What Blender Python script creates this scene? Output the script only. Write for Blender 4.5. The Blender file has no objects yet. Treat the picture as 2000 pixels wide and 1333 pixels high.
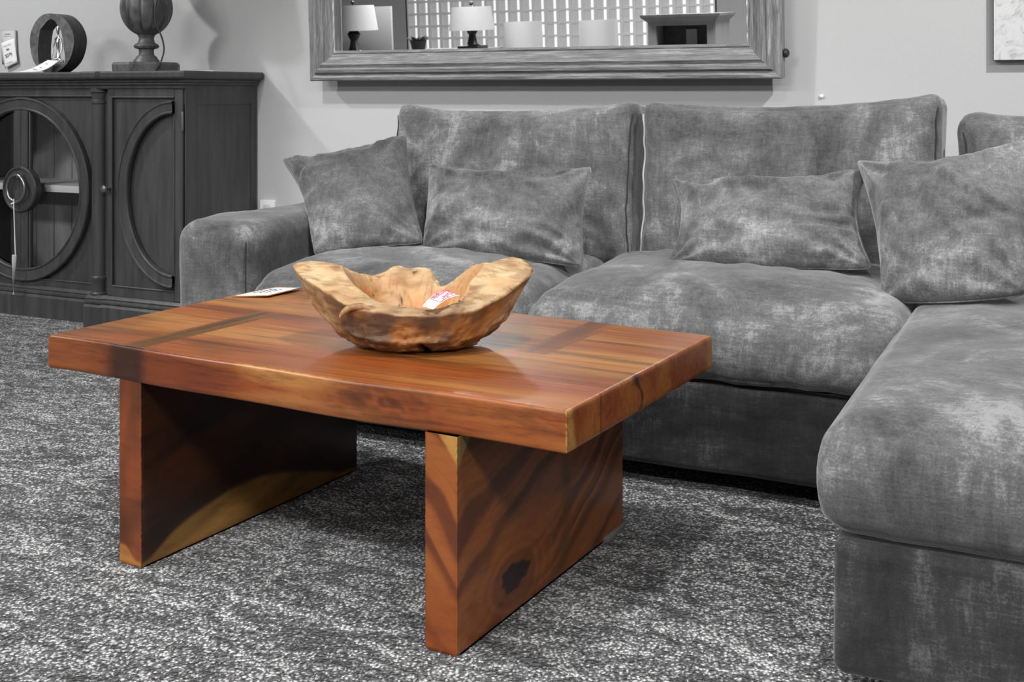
import bpy, bmesh, math, random
from mathutils import Vector, Matrix, noise
random.seed(7)
S = bpy.context.scene
COL = S.collection
PI = math.pi
# ------------------------------------------------------------------ camera numbers (room axes: X along the sofa wall, Y depth)
F = 2257.0; HC = 0.95; HOR = 180.0; TH = math.radians(25.65)
CT, ST = math.cos(TH), math.sin(TH)
def ray(px, py):
    k = (px - 1000) / F; h = -(py - HOR) / F
    return Vector((CT * k - ST, ST * k + CT, h))
CAM = Vector((0, 0, HC))
def at_z(px, py, z):
    d = ray(px, py); return CAM + d * ((z - HC) / d.z)
def at_y(px, py, y):
    d = ray(px, py); return CAM + d * (y / d.y)
def at_x(px, py, x):
    d = ray(px, py); return CAM + d * (x / d.x)
def at_d(px, py, D):
    return CAM + ray(px, py) * D

# ------------------------------------------------------------------ material helper
def srgb(r, g=None, b=None):
    if g is None: g = b = r
    def f(c):
        c = c / 255.0
        return c / 12.92 if c <= 0.04045 else ((c + 0.055) / 1.055) ** 2.4
    return (f(r), f(g), f(b), 1)
class Mat:
    def __init__(s, name):
        s.m = bpy.data.materials.new(name); s.m.use_nodes = True
        s.nt = s.m.node_tree; s.b = s.nt.nodes['Principled BSDF']
    def n(s, t, **kw):
        o = s.nt.nodes.new(t)
        for k, v in kw.items(): setattr(o, k, v)
        return o
    def l(s, a, b): s.nt.links.new(a, b)
    def set(s, **kw):
        for k, v in kw.items():
            s.b.inputs[k.replace('_', ' ')].default_value = v
        return s
    def coord(s, scale=(1, 1, 1), rot=(0, 0, 0), loc=(0, 0, 0)):
        tc = s.n('ShaderNodeTexCoord'); mp = s.n('ShaderNodeMapping')
        mp.inputs['Scale'].default_value = scale; mp.inputs['Rotation'].default_value = rot; mp.inputs['Location'].default_value = loc
        s.l(tc.outputs['Object'], mp.inputs[0]); return mp.outputs[0]
    def noise(s, vec, scale, detail=3, rough=0.55, dist=0.0):
        o = s.n('ShaderNodeTexNoise'); s.l(vec, o.inputs['Vector'])
        o.inputs['Scale'].default_value = scale; o.inputs['Detail'].default_value = detail
        o.inputs['Roughness'].default_value = rough; o.inputs['Distortion'].default_value = dist
        return o.outputs['Fac']
    def ramp(s, fac, stops, interp='LINEAR'):
        o = s.n('ShaderNodeValToRGB'); o.color_ramp.interpolation = interp
        e = o.color_ramp.elements
        while len(e) > 1: e.remove(e[0])
        e[0].position = stops[0][0]; e[0].color = stops[0][1]
        for p, c in stops[1:]:
            q = e.new(p); q.color = c
        s.l(fac, o.inputs[0]); return o.outputs[0]
    def mix(s, fac, a, b, mode='MIX'):
        o = s.n('ShaderNodeMix', data_type='RGBA', blend_type=mode)
        for sock, v in ((o.inputs[0], fac), (o.inputs[6], a), (o.inputs[7], b)):
            if isinstance(v, (int, float)): sock.default_value = v
            elif isinstance(v, tuple): sock.default_value = v
            else: s.l(v, sock)
        return o.outputs[2]
    def math(s, op, a, b=0.0):
        o = s.n('ShaderNodeMath', operation=op)
        for sock, v in ((o.inputs[0], a), (o.inputs[1], b)):
            if isinstance(v, (int, float)): sock.default_value = v
            else: s.l(v, sock)
        return o.outputs[0]
    def base(s, c): s.l(c, s.b.inputs['Base Color']); return s
    def bump(s, h, strength=0.3, dist=0.01):
        o = s.n('ShaderNodeBump'); o.inputs['Strength'].default_value = strength; o.inputs['Distance'].default_value = dist
        s.l(h, o.inputs['Height']); s.l(o.outputs[0], s.b.inputs['Normal']); return s
def G(v): return (v, v, v, 1)
def flat(name, col, rough=0.5, **kw):
    m = Mat(name); m.set(Base_Color=col, Roughness=rough, **kw); return m.m

# wall paint
m = Mat('wall_paint'); v = m.coord()
m.base(m.ramp(m.noise(v, 260, 2), [(0.3, G(0.46)), (0.7, G(0.50))])); m.set(Roughness=0.75); m.bump(m.noise(v, 330, 3), 0.12, 0.002); M_WALL = m.m
M_CEIL = flat('ceiling_paint', G(0.75), 0.9)
M_BASEB = flat('baseboard_paint', G(0.6), 0.5)

# carpet: looped tufts, dark and pale yarns, wavy low pile bands
m = Mat('loop_carpet'); v = m.coord()
warp = m.noise(v, 60, 2, 0.5)
vv = m.n('ShaderNodeVectorMath', operation='ADD')
cx = m.n('ShaderNodeCombineXYZ'); m.l(m.math('MULTIPLY', warp, 0.012), cx.inputs[0]); m.l(m.math('MULTIPLY', m.noise(v, 47, 2, 0.5), 0.012), cx.inputs[1])
m.l(v, vv.inputs[0]); m.l(cx.outputs[0], vv.inputs[1])
vo = m.n('ShaderNodeTexVoronoi'); vo.inputs['Scale'].default_value = 160; m.l(vv.outputs[0], vo.inputs['Vector'])
vo2 = m.n('ShaderNodeTexVoronoi'); vo2.inputs['Scale'].default_value = 290; m.l(vv.outputs[0], vo2.inputs['Vector'])
sepc = m.n('ShaderNodeSeparateColor'); m.l(vo.outputs['Color'], sepc.inputs[0])
sepd = m.n('ShaderNodeSeparateColor'); m.l(vo2.outputs['Color'], sepd.inputs[0])
bands = m.noise(m.coord((1.0, 2.8, 1), (0, 0, 0.7)), 6.5, 4, 0.6, 1.8)
vadd = m.math('ADD', m.math('MULTIPLY', sepc.outputs[0], 0.5), m.math('MULTIPLY', sepd.outputs[1], 0.42))
vadd = m.math('ADD', vadd, m.math('MULTIPLY', m.math('SUBTRACT', bands, 0.5), 1.8))
tuft = m.ramp(vo.outputs['Distance'], [(0.20, G(1)), (0.62, G(0.10))])
colr = m.ramp(vadd, [(0.10, G(0.03)), (0.30, G(0.10)), (0.46, G(0.36)), (0.70, G(0.82))])
m.base(m.mix(1.0, colr, tuft, 'MULTIPLY'))
m.set(Roughness=0.95); m.b.inputs['Sheen Weight'].default_value = 0.15
m.bump(m.math('SUBTRACT', 1.0, vo.outputs['Distance']), 0.9, 0.006); M_CARPET = m.m

# crushed velvet
def velvet(name, lo, mid, hi, seed=0.0, stretch=(1, 1, 1)):
    m = Mat(name); v = m.coord(stretch, (0.2, 0.3, 0.4), (seed, seed * 1.7, seed * 0.6))
    big = m.noise(v, 3.2, 4, 0.55, 1.3)
    med = m.noise(v, 11, 4, 0.6, 1.8)
    st = m.noise(m.coord((30, 30, 5), (0, 0, 0), (seed, 0, 0)), 3.5, 4, 0.65, 0.6)
    sx = m.noise(m.coord((5, 30, 40), (0, 0, 0), (seed, 0, 0)), 4.5, 4, 0.65, 0.5)
    fine = m.noise(m.coord(), 260, 3, 0.7)
    f = m.math('ADD', m.math('MULTIPLY', big, 0.70), m.math('MULTIPLY', med, 0.26))
    f = m.math('ADD', f, m.math('MULTIPLY', st, 0.24)); f = m.math('ADD', f, m.math('MULTIPLY', sx, 0.22))
    f = m.math('ADD', f, m.math('MULTIPLY', fine, 0.26))
    c = m.ramp(f, [(0.64, G(lo)), (0.78, G(mid * 0.66)), (0.88, G(mid)), (1.06, G(hi))])
    m.base(c); m.set(Roughness=0.85)
    m.b.inputs['Sheen Weight'].default_value = 0.55; m.b.inputs['Sheen Roughness'].default_value = 0.35
    m.b.inputs['Specular IOR Level'].default_value = 0.2
    h = m.math('ADD', m.math('MULTIPLY', med, 0.5), m.math('MULTIPLY', fine, 0.35)); h = m.math('ADD', h, m.math('MULTIPLY', st, 0.3))
    m.bump(h, 0.45, 0.006)
    return m.m
M_VEL = velvet('crushed_velvet', 0.040, 0.125, 0.27)
M_VEL2 = velvet('crushed_velvet_pillow', 0.045, 0.14, 0.29, 3.3)
M_VEL3 = velvet('crushed_velvet_shaded_base', 0.018, 0.045, 0.12, 7.1)  # same velvet darkened, shade low on the sofa put into the colour
M_VELSEAM = flat('velvet_piping_lit', G(0.36), 0.8)  # pale piping, the light on this edge put into its colour
M_SEAMDARK = flat('velvet_seam_thread', G(0.02), 0.9)

# vertex coloured polished wood with fine grain
def polished(name, gscale, rough=0.28, coat=0.35, bump=0.06, var=0.45, grot=(0, 0, 0)):
    m = Mat(name); a = m.n('ShaderNodeVertexColor', layer_name='Col')
    g = m.noise(m.coord(gscale, grot), 1.0, 5, 0.62, 0.5)
    g2 = m.noise(m.coord(tuple(x * 3.3 for x in gscale), grot), 1.0, 3, 0.6, 0.2)
    gg = m.math('ADD', m.math('MULTIPLY', g, 0.6), m.math('MULTIPLY', g2, 0.4))
    k = m.ramp(gg, [(0.30, (1 - var, 1 - var * 1.15, 1 - var * 1.2, 1)), (0.5, G(1)), (0.72, (1 + var * 0.35, 1 + var * 0.4, 1 + var * 0.45, 1))])
    m.base(m.mix(1.0, a.outputs['Color'], k, 'MULTIPLY'))
    m.set(Roughness=rough); m.b.inputs['Coat Weight'].default_value = coat; m.b.inputs['Coat Roughness'].default_value = 0.22
    m.bump(gg, bump, 0.004); return m.m
M_TOP = polished('suar_wood_top', (2.6, 95, 60), 0.36, 0.22, 0.06, 0.62)
M_LEG = polished('suar_wood_leg', (8, 9, 26), 0.36, 0.2, 0.08, 0.35, (0.75, 0, 0))
M_BOWL = polished('teak_root', (14, 14, 60), 0.6, 0.0, 0.35, 0.28)

# cabinet paint, frame wood etc
m = Mat('cabinet_paint'); v = m.coord((18, 18, 2))
m.base(m.ramp(m.noise(v, 2.0, 4), [(0.3, G(0.032)), (0.7, G(0.060))])); m.set(Roughness=0.42); m.bump(m.noise(v, 4, 3), 0.08, 0.003); M_CAB = m.m
m = Mat('cabinet_back_boards'); v = m.coord()
m.base(m.ramp(m.noise(m.coord((10, 10, 1.5)), 2.5, 4), [(0.3, G(0.26)), (0.7, G(0.38))])); m.set(Roughness=0.6); M_CABIN = m.m
M_SHELF = flat('cabinet_shelf', G(0.75), 0.4)
def frame_wood(name, sc):
    m = Mat(name)
    a = m.noise(m.coord(sc), 1.0, 6, 0.7, 0.8); b = m.noise(m.coord(tuple(x * 2.6 for x in sc)), 1.0, 4, 0.7, 0.4)
    f = m.math('ADD', m.math('MULTIPLY', a, 0.6), m.math('MULTIPLY', b, 0.4))
    m.base(m.ramp(f, [(0.33, G(0.035)), (0.42, G(0.13)), (0.53, G(0.21)), (0.70, G(0.46))]))
    m.set(Roughness=0.45); m.bump(f, 0.5, 0.006); return m.m
M_FRH = frame_wood('weathered_frame_long', (6, 110, 110)); M_FRV = frame_wood('weathered_frame_upright', (110, 110, 6))
M_SILVER = flat('worn_silver_bead', G(0.75), 0.25, Metallic=0.9)
M_MIRROR = flat('mirror_glass', G(0.86), 0.012, Metallic=1.0)
M_STEEL = flat('figurine_silver', G(0.6), 0.3, Metallic=1.0)
M_PEWTER = flat('pewter_handle', G(0.30), 0.25, Metallic=0.9)
M_BLACK = flat('black_rubber', G(0.02), 0.5)
M_PAD = flat('grey_glide', G(0.16), 0.6)
m = Mat('card_paper'); m.base(m.ramp(m.noise(m.coord(), 90, 2), [(0.3, G(0.78)), (0.7, G(0.85))])); m.set(Roughness=0.7); M_PAPER = m.m
M_INK = flat('ink_black', G(0.03), 0.6)
M_RED = flat('ink_red', srgb(205, 60, 90), 0.6)
M_BORDER = flat('card_border', srgb(150, 95, 45), 0.6)
M_GREYP = flat('grey_card', G(0.42), 0.7)
M_STRING = flat('white_string', G(0.8), 0.7)
m = Mat('pane_glass'); m.set(Base_Color=G(0.9), Roughness=0.03, IOR=1.45); m.b.inputs['Transmission Weight'].default_value = 1.0
# thin clear pane: mostly straight through with a little reflection
nt = m.nt; tr = m.n('ShaderNodeBsdfTransparent'); gl = m.n('ShaderNodeBsdfGlossy'); gl.inputs['Roughness'].default_value = 0.03
mx = m.n('ShaderNodeMixShader'); fr = m.n('ShaderNodeFresnel'); fr.inputs[0].default_value = 1.5
m.l(fr.outputs[0], mx.inputs[0]); m.l(tr.outputs[0], mx.inputs[1]); m.l(gl.outputs[0], mx.inputs[2])
m.l(mx.outputs[0], nt.nodes['Material Output'].inputs[0]); M_PANE = m.m
def turned(name, lo, hi, sc):
    m = Mat(name); f = m.noise(m.coord(sc), 1.0, 5, 0.65, 0.8)
    m.base(m.ramp(f, [(0.3, G(lo)), (0.68, G(hi))])); m.set(Roughness=0.45); m.bump(f, 0.3, 0.004); return m.m
M_URN = turned('aged_lamp_wood', 0.035, 0.15, (26, 26, 9)); M_RING = turned('dark_log_ring', 0.05, 0.17, (30, 12, 30)); M_RINGIN = turned('darker_log_side', 0.02, 0.06, (14, 60, 14))  # ring side and hole darker than its face
M_SHADE = flat('white_linen_shade', G(0.82), 0.85)
M_SHADEPLAIN = flat('plain_linen_shade', G(0.50), 0.85)  # even mid grey linen for the reflected lamps
M_DARKW = flat('dark_turned_base', G(0.03), 0.35)
m = Mat('abstract_canvas'); v = m.coord()
f = m.noise(v, 16, 7, 0.72, 1.6); f2 = m.noise(v, 4, 3, 0.5, 0.5)
m.base(m.ramp(m.math('ADD', m.math('MULTIPLY', f, 0.8), m.math('MULTIPLY', f2, 0.2)), [(0.30, G(0.16)), (0.40, G(0.42)), (0.48, G(0.58)), (0.8, G(0.66))])); m.set(Roughness=0.6); m.bump(f, 0.3, 0.004); M_CANVAS = m.m
M_CANVASE = flat('canvas_dark_edge', G(0.05), 0.6)
M_HUTCH = turned('painted_hutch', 0.24, 0.34, (10, 10, 3)); M_HUTCHIN = turned('hutch_interior', 0.02, 0.06, (20, 20, 20))
M_MORTAR = flat('white_block_joint', G(0.85), 0.6)
m = Mat('glass_block'); m.set(Base_Color=G(0.5), Roughness=0.12); m.b.inputs['Emission Color'].default_value = G(0.6); m.b.inputs['Emission Strength'].default_value = 0.16; M_BLOCK = m.m
m = Mat('glass_block_rib'); m.set(Base_Color=G(0.8), Roughness=0.12); m.b.inputs['Emission Color'].default_value = G(1); m.b.inputs['Emission Strength'].default_value = 0.42; M_BLOCKR = m.m
M_LEAF = turned('plant_leaf', 0.05, 0.14, (20, 20, 20)); M_TABW = turned('console_wood', 0.06, 0.12, (4, 30, 30))
M_FIX = flat('fixture_white', G(0.8), 0.4)
m = Mat('lamp_lens'); m.set(Base_Color=G(0.9)); m.b.inputs['Emission Color'].default_value = G(1); m.b.inputs['Emission Strength'].default_value = 5; M_LENS = m.m

# ------------------------------------------------------------------ object helpers
def thing(name, label, cat, loc=(0, 0, 0), group=None):
    o = bpy.data.objects.new(name, None); COL.objects.link(o); o.location = loc; o.empty_display_size = 0.05
    o['label'] = label; o['category'] = cat
    if group: o['group'] = group
    return o
def tag(o, label, cat, group=None):
    o['label'] = label; o['category'] = cat
    if group: o['group'] = group
    return o
def root_loc(p):
    while p.parent: p = p.parent
    return Vector(p.location)
class MB:
    def __init__(s): s.v = []; s.f = []; s.c = []; s.mi = []; s.cur = 0
    def add(s, vs, fs, cols=None):
        b = len(s.v); s.v += [Vector(v) for v in vs]; s.f += [[i + b for i in f] for f in fs]; s.mi += [s.cur] * len(fs)
        s.c += (cols if cols else [(0.5, 0.5, 0.5, 1)] * len(vs)); return s
    def box(s, x0, x1, y0, y1, z0, z1, bev=0.0, seg=2, M=None):
        bm = bmesh.new(); bmesh.ops.create_cube(bm, size=1)
        for v in bm.verts:
            v.co = Vector(((x0 + x1) / 2 + v.co.x * (x1 - x0), (y0 + y1) / 2 + v.co.y * (y1 - y0), (z0 + z1) / 2 + v.co.z * (z1 - z0)))
        if bev > 0: bmesh.ops.bevel(bm, geom=list(bm.edges), offset=bev, segments=seg, profile=0.5, affect='EDGES')
        return s.bm(bm, M)
    def bm(s, bm, M=None):
        bm.verts.index_update()
        vs = [(M @ v.co) if M else v.co.copy() for v in bm.verts]; fs = [[v.index for v in f.verts] for f in bm.faces]; bm.free()
        return s.add(vs, fs)
    def lathe(s, prof, cen, n=32, M=None, mod=None):
        vs = []; fs = []
        for (r, z) in prof:
            for i in range(n):
                a = 2 * PI * i / n; rr = r * (mod(a, z) if mod else 1)
                p = Vector((rr * math.cos(a), rr * math.sin(a), z)); vs.append((M @ p if M else p) + Vector(cen))
        for j in range(len(prof) - 1):
            for i in range(n):
                k = (i + 1) % n; fs.append([j * n + i, j * n + k, (j + 1) * n + k, (j + 1) * n + i])
        fs.append(list(range(n))[::-1]); fs.append([(len(prof) - 1) * n + i for i in range(n)])
        return s.add(vs, fs)
    def tube(s, pts, r, n=8, closed=False):
        pts = [Vector(p) for p in pts]; N = len(pts); vs = []; fs = []
        rs = r if isinstance(r, (list, tuple)) else [r] * N
        ref = Vector((0.13, 0.31, 0.94)).normalized()
        for i, p in enumerate(pts):
            a = pts[(i - 1) % N] if (closed or i > 0) else p; b = pts[(i + 1) % N] if (closed or i < N - 1) else p
            t = (b - a).normalized(); u = t.cross(ref)
            if u.length < 0.05: u = t.cross(Vector((1, 0, 0)))
            u.normalize(); w = t.cross(u)
            for k in range(n):
                an = 2 * PI * k / n; vs.append(p + (u * math.cos(an) + w * math.sin(an)) * rs[i])
        for i in range(N if closed else N - 1):
            j = (i + 1) % N
            for k in range(n):
                q = (k + 1) % n; fs.append([i * n + k, i * n + q, j * n + q, j * n + k])
        if not closed: fs.append(list(range(n))[::-1]); fs.append([(N - 1) * n + k for k in range(n)])
        return s.add(vs, fs)
    def grid(s, nu, nv, fn, close_u=False, colf=None, flip=False):
        vs = []; cs = []
        for j in range(nv + 1):
            for i in range(nu if close_u else nu + 1):
                u = i / nu; w = j / nv; vs.append(fn(u, w))
                if colf: cs.append(colf(u, w, vs[-1]))
        W = nu if close_u else nu + 1; fs = []
        for j in range(nv):
            for i in range(nu):
                k = (i + 1) % W; q = [j * W + i, j * W + k, (j + 1) * W + k, (j + 1) * W + i]
                fs.append(q[::-1] if flip else q)
        return s.add(vs, fs, cs if colf else None)
    def build(s, name, mats, parent=None, smooth=True, loc=None, sharp=0.7, weld=0.0):
        off = root_loc(parent) if parent else Vector(loc or (0, 0, 0))
        me = bpy.data.meshes.new(name); me.from_pydata([tuple(v - off) for v in s.v], [], s.f); me.validate()
        if not isinstance(mats, (list, tuple)): mats = [mats]
        for x in mats: me.materials.append(x)
        if len(mats) > 1 and len(me.polygons) == len(s.mi):
            for p, i in zip(me.polygons, s.mi): p.material_index = i
        at = me.color_attributes.new('Col', 'FLOAT_COLOR', 'POINT')
        if len(me.vertices) == len(s.c):
            flatc = [x for c in s.c for x in c]; at.data.foreach_set('color', flatc)
        bm = bmesh.new(); bm.from_mesh(me)
        if weld: bmesh.ops.remove_doubles(bm, verts=bm.verts, dist=weld)
        bmesh.ops.recalc_face_normals(bm, faces=bm.faces); 
        if smooth:
            for f in bm.faces: f.smooth = True
            for e in bm.edges:
                if len(e.link_faces) == 2 and e.calc_face_angle(0) > sharp: e.smooth = False
        bm.to_mesh(me); bm.free()
        o = bpy.data.objects.new(name, me); COL.objects.link(o)
        if parent: o.parent = parent
        else: o.location = off
        return o
def struct(name, mb, mat, smooth=False):
    o = mb.build(name, mat, None, smooth); o['kind'] = 'structure'; return o
def nz(p, sc, seed=0.0, oct=3):
    q = Vector(p) * sc + Vector((seed, seed * 0.7, seed * 1.3)); return noise.fractal(q, 0.9, 2.0, oct)
def lerp(a, b, t): return a + (b - a) * t
def sstep(a, b, x):
    t = max(0.0, min(1.0, (x - a) / (b - a))); return t * t * (3 - 2 * t)
def mixc(a, b, t):
    t = max(0, min(1, t)); return tuple(a[i] + (b[i] - a[i]) * t for i in range(3)) + (1,)

# soft upholstered box; fn(p, q) may move each point (q = normalised cube coordinate)
def softbox(cen, size, r, n=26, fn=None, rot=None, amp=0.0, nscale=4.0, seed=0.0):
    hx, hy, hz = size[0] / 2, size[1] / 2, size[2] / 2
    def axis(h):
        e = r / h; a = []
        k = 6
        for i in range(k): a.append(-1 + e * i / k)
        m = max(4, int(n * (h / max(hx, hy, hz))))
        for i in range(m + 1): a.append(-1 + e + (2 - 2 * e) * i / m)
        for i in range(1, k + 1): a.append(1 - e + e * i / k)
        return a
    ax = [axis(hx), axis(hy), axis(hz)]; H = (hx, hy, hz); mb = MB()
    R = rot or Matrix.Identity(3); cen = Vector(cen)
    for d in range(3):
        o1, o2 = [(1, 2), (2, 0), (0, 1)][d]
        for sg in (-1, 1):
            A, B = ax[o1], ax[o2]
            def f(u, w, A=A, B=B, d=d, o1=o1, o2=o2, sg=sg):
                q = [0, 0, 0]; q[d] = sg; q[o1] = A[round(u * (len(A) - 1))]; q[o2] = B[round(w * (len(B) - 1))]
                # even angular spacing in the rounded zone
                p = Vector((q[0] * hx, q[1] * hy, q[2] * hz))
                core = Vector([max(-(H[i] - r), min(H[i] - r, p[i])) for i in range(3)]); dd = p - core
                if dd.length > 1e-6:
                    dd = Vector([math.tan(max(-1, min(1, x / r)) * PI / 4) for x in dd]); p = core + dd.normalized() * r
                if amp:
                    nn = nz(p, nscale, seed); nrm = dd.normalized() if dd.length > 1e-6 else Vector((0, 0, 0)); p = p + nrm * nn * amp
                if fn: p = fn(p, Vector(q))
                return cen + R @ p
            mb.grid(len(A) - 1, len(B) - 1, f, flip=(sg < 0))
    return mb

# ================================================================== ROOM
XL, XR, YF, YB, ZC = -11.0, 3.6, -8.6, 3.95, 2.95
struct('floor', MB().box(XL, XR, YF, YB, -0.1, 0), M_CARPET)
struct('ceiling', MB().box(XL - .15, XR + .15, YF - .15, YB + .15, ZC, ZC + 0.1), M_CEIL)
struct('wall_back', MB().box(XL - .15, XR + .15, YB, YB + 0.15, -0.1, ZC), M_WALL)
struct('wall_left', MB().box(XL - .15, XL, YF, YB, -0.1, ZC), M_WALL)
struct('wall_right', MB().box(XR, XR + .15, YF, YB, -0.1, ZC), M_WALL)
struct('baseboard_back', MB().box(XL, XR, YB - 0.014, YB, 0, 0.11, 0.004), M_BASEB)

# ================================================================== mirror (leans forward a little) and what it reflects
TILT = math.radians(2.3)
MP = Vector((-1.8, 3.885, 1.113)); MN = Vector((0, -math.cos(TILT), -math.sin(TILT)))
def mir(px, py, D):
    P = at_d(px, py, D); return P - 2 * ((P - MP).dot(MN)) * MN
x0, x1 = at_y(603, 156, 3.843).x, at_y(1526, 152, 3.843).x; zb = at_y(1100, 155, 3.843).z; H = 1.15; ZI = 0.115
mirror = thing('wall_mirror', 'large wall mirror in a weathered grey moulded wood frame above the sofa', 'mirror', ((x0 + x1) / 2, 3.9, zb))
RM = Matrix.Translation(Vector((0, 3.9, zb))) @ Matrix.Rotation(TILT, 4, 'X')
# profile: (distance in from outer edge, height off the back)
prof = [(0, 0.0), (0, 0.045), (0.004, 0.052), (0.014, 0.054), (0.022, 0.050), (0.026, 0.050), (0.034, 0.062), (0.045, 0.064), (0.052, 0.058),
        (0.056, 0.060), (0.066, 0.066), (0.076, 0.060), (0.080, 0.052), (0.090, 0.044), (0.100, 0.042), (0.107, 0.040), (0.110, 0.044), (0.116, 0.044), (0.119, 0.036), (0.119, 0.0)]
def mpt(x, z, y): return RM @ Vector((x, -y, z))
def frame_side(a, b, c, d, mat, nm):
    # a,b outer corners; c,d inner directions per metre inset
    mb = MB(); N = 60
    def f(u, w):
        i = round(w * (len(prof) - 1)); ins, up = prof[i]
        A = Vector(a) + Vector(c) * ins; B = Vector(b) + Vector(d) * ins
        p = A.lerp(B, u); k = nz((p.x * 3, ins * 40, p.y * 3), 1.6, 2.2) * 0.0016
        return mpt(p.x, p.y, up + (k if 0 < i < len(prof) - 1 else 0))
    mb.grid(N, len(prof) - 1, f); mb.build(nm, mat, mirror, True, sharp=0.5)
C0, C1, C2, C3 = (x0, 0), (x1, 0), (x1, H), (x0, H)
frame_side(C0, C1, (1, 1), (-1, 1), M_FRH, 'bottom_rail')
frame_side(C3, C2, (1, -1), (-1, -1), M_FRH, 'top_rail')
frame_side(C0, C3, (1, 1), (1, -1), M_FRV, 'side_rail')
frame_side(C1, C2, (-1, 1), (-1, -1), M_FRV, 'side_rail')
mb = MB()
for a, b in (((x0 + .116, .116), (x1 - .116, .116)), ((x1 - .116, .116), (x1 - .116, H - .116)), ((x1 - .116, H - .116), (x0 + .116, H - .116)), ((x0 + .116, H - .116), (x0 + .116, .116))):
    mb.tube([mpt(lerp(a[0], b[0], t / 60), lerp(a[1], b[1], t / 60), 0.041 + 0.001 * math.sin(t * 1.7)) for t in range(61)], 0.0042, 8)
mb.build('silver_bead', M_SILVER, mirror)
mb = MB(); mb.add([mpt(x0 + .1, .1, .015), mpt(x1 - .1, .1, .015), mpt(x1 - .1, H - .1, .015), mpt(x0 + .1, H - .1, .015)], [[0, 1, 2, 3]])
g = mb.build('glass', M_MIRROR, mirror, False); g['label'] = 'silvered mirror glass'
mb = MB(); mb.box(x0 + .01, x1 - .01, 3.86, 3.885, zb + .02, zb + H - .02)
mb = MB(); mb.add([mpt(x, z, y) for y in (0.0, 0.012) for x, z in ((x0 + .01, .01), (x1 - .01, .01), (x1 - .01, H - .01), (x0 + .01, H - .01))], [[0, 1, 2, 3], [7, 6, 5, 4], [0, 4, 5, 1], [1, 5, 6, 2], [2, 6, 7, 3], [3, 7, 4, 0]])
mb.build('backing_board', M_HUTCHIN, mirror, False)
mb = MB(); mb.lathe([(0.0, 0), (0.012, 0.002), (0.016, 0.008), (0.014, 0.016), (0.006, 0.021)], mpt(x1 - 0.002, 0.085, 0.02), 20, Matrix.Rotation(PI / 2, 3, 'Y'))
mb.build('bumper', M_BLACK, mirror)['label'] = 'round black rubber bumper'

# front wall with a glass block window, seen only in the mirror
DV = 17.3
wl = mir(795, 60, DV); wr = mir(1399, 60, DV * 0.9)
WX0, WX1 = -8.75, -4.60
P0 = at_y(795, 50, 0)  # placeholder
def mirY(px, py, Y):   # real point on plane Y seen in the mirror at px,py
    lo, hi = 6.0, 40.0
    for _ in range(50):
        mid = (lo + hi) / 2
        if mir(px, py, mid).y > Y: lo = mid
        else: hi = mid
    return mir(px, py, lo)
wa = mirY(797, 60, YF); wb = mirY(1398, 60, YF); pt = mirY(1000, 3, YF)
WX0, WX1 = wa.x, wb.x; nb = 25; bw = (WX1 - WX0) / nb
rows = 14; bh = (mirY(1000, 3, YF).z - mirY(1000, 90, YF).z) / 3.5
WZ1 = mirY(820, 4, YF).z + 2 * bh; WZ1 = min(WZ1, ZC - 0.2); WZ0 = WZ1 - rows * bh
while WZ0 < 0.3: WZ0 += bh; rows -= 1
struct('wall_front', MB().box(XL - .15, WX0, YF - .15, YF, -.1, ZC).box(WX1, XR + .15, YF - .15, YF, -.1, ZC).box(WX0, WX1, YF - .15, YF, -.1, WZ0).box(WX0, WX1, YF - .15, YF, WZ1, ZC), M_WALL)
mb = MB()
for i in range(nb + 1): mb.box(WX0 + i * bw - 0.024, WX0 + i * bw + 0.024, YF - .09, YF + 0.0, WZ0, WZ1)
for j in range(rows + 1): mb.box(WX0, WX1, YF - .092, YF - 0.003, WZ0 + j * bh - 0.017, WZ0 + j * bh + 0.017)
win = mb.build('window_1', M_MORTAR, None, False); win['kind'] = 'structure'
mb = MB()
for i in range(nb):
    for j in range(rows):
        a = WX0 + i * bw; c = WZ0 + j * bh
        mb.cur = 0; mb.box(a + 0.02, a + bw - 0.02, YF - 0.085, YF - 0.03, c + 0.015, c + bh - 0.015)
        mb.cur = 1; mb.box(a + bw - 0.075, a + bw - 0.02, YF - 0.03, YF - 0.022, c + 0.015, c + bh - 0.015)
pn = mb.build('window_pane', [M_BLOCK, M_BLOCKR], win, False)

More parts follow.
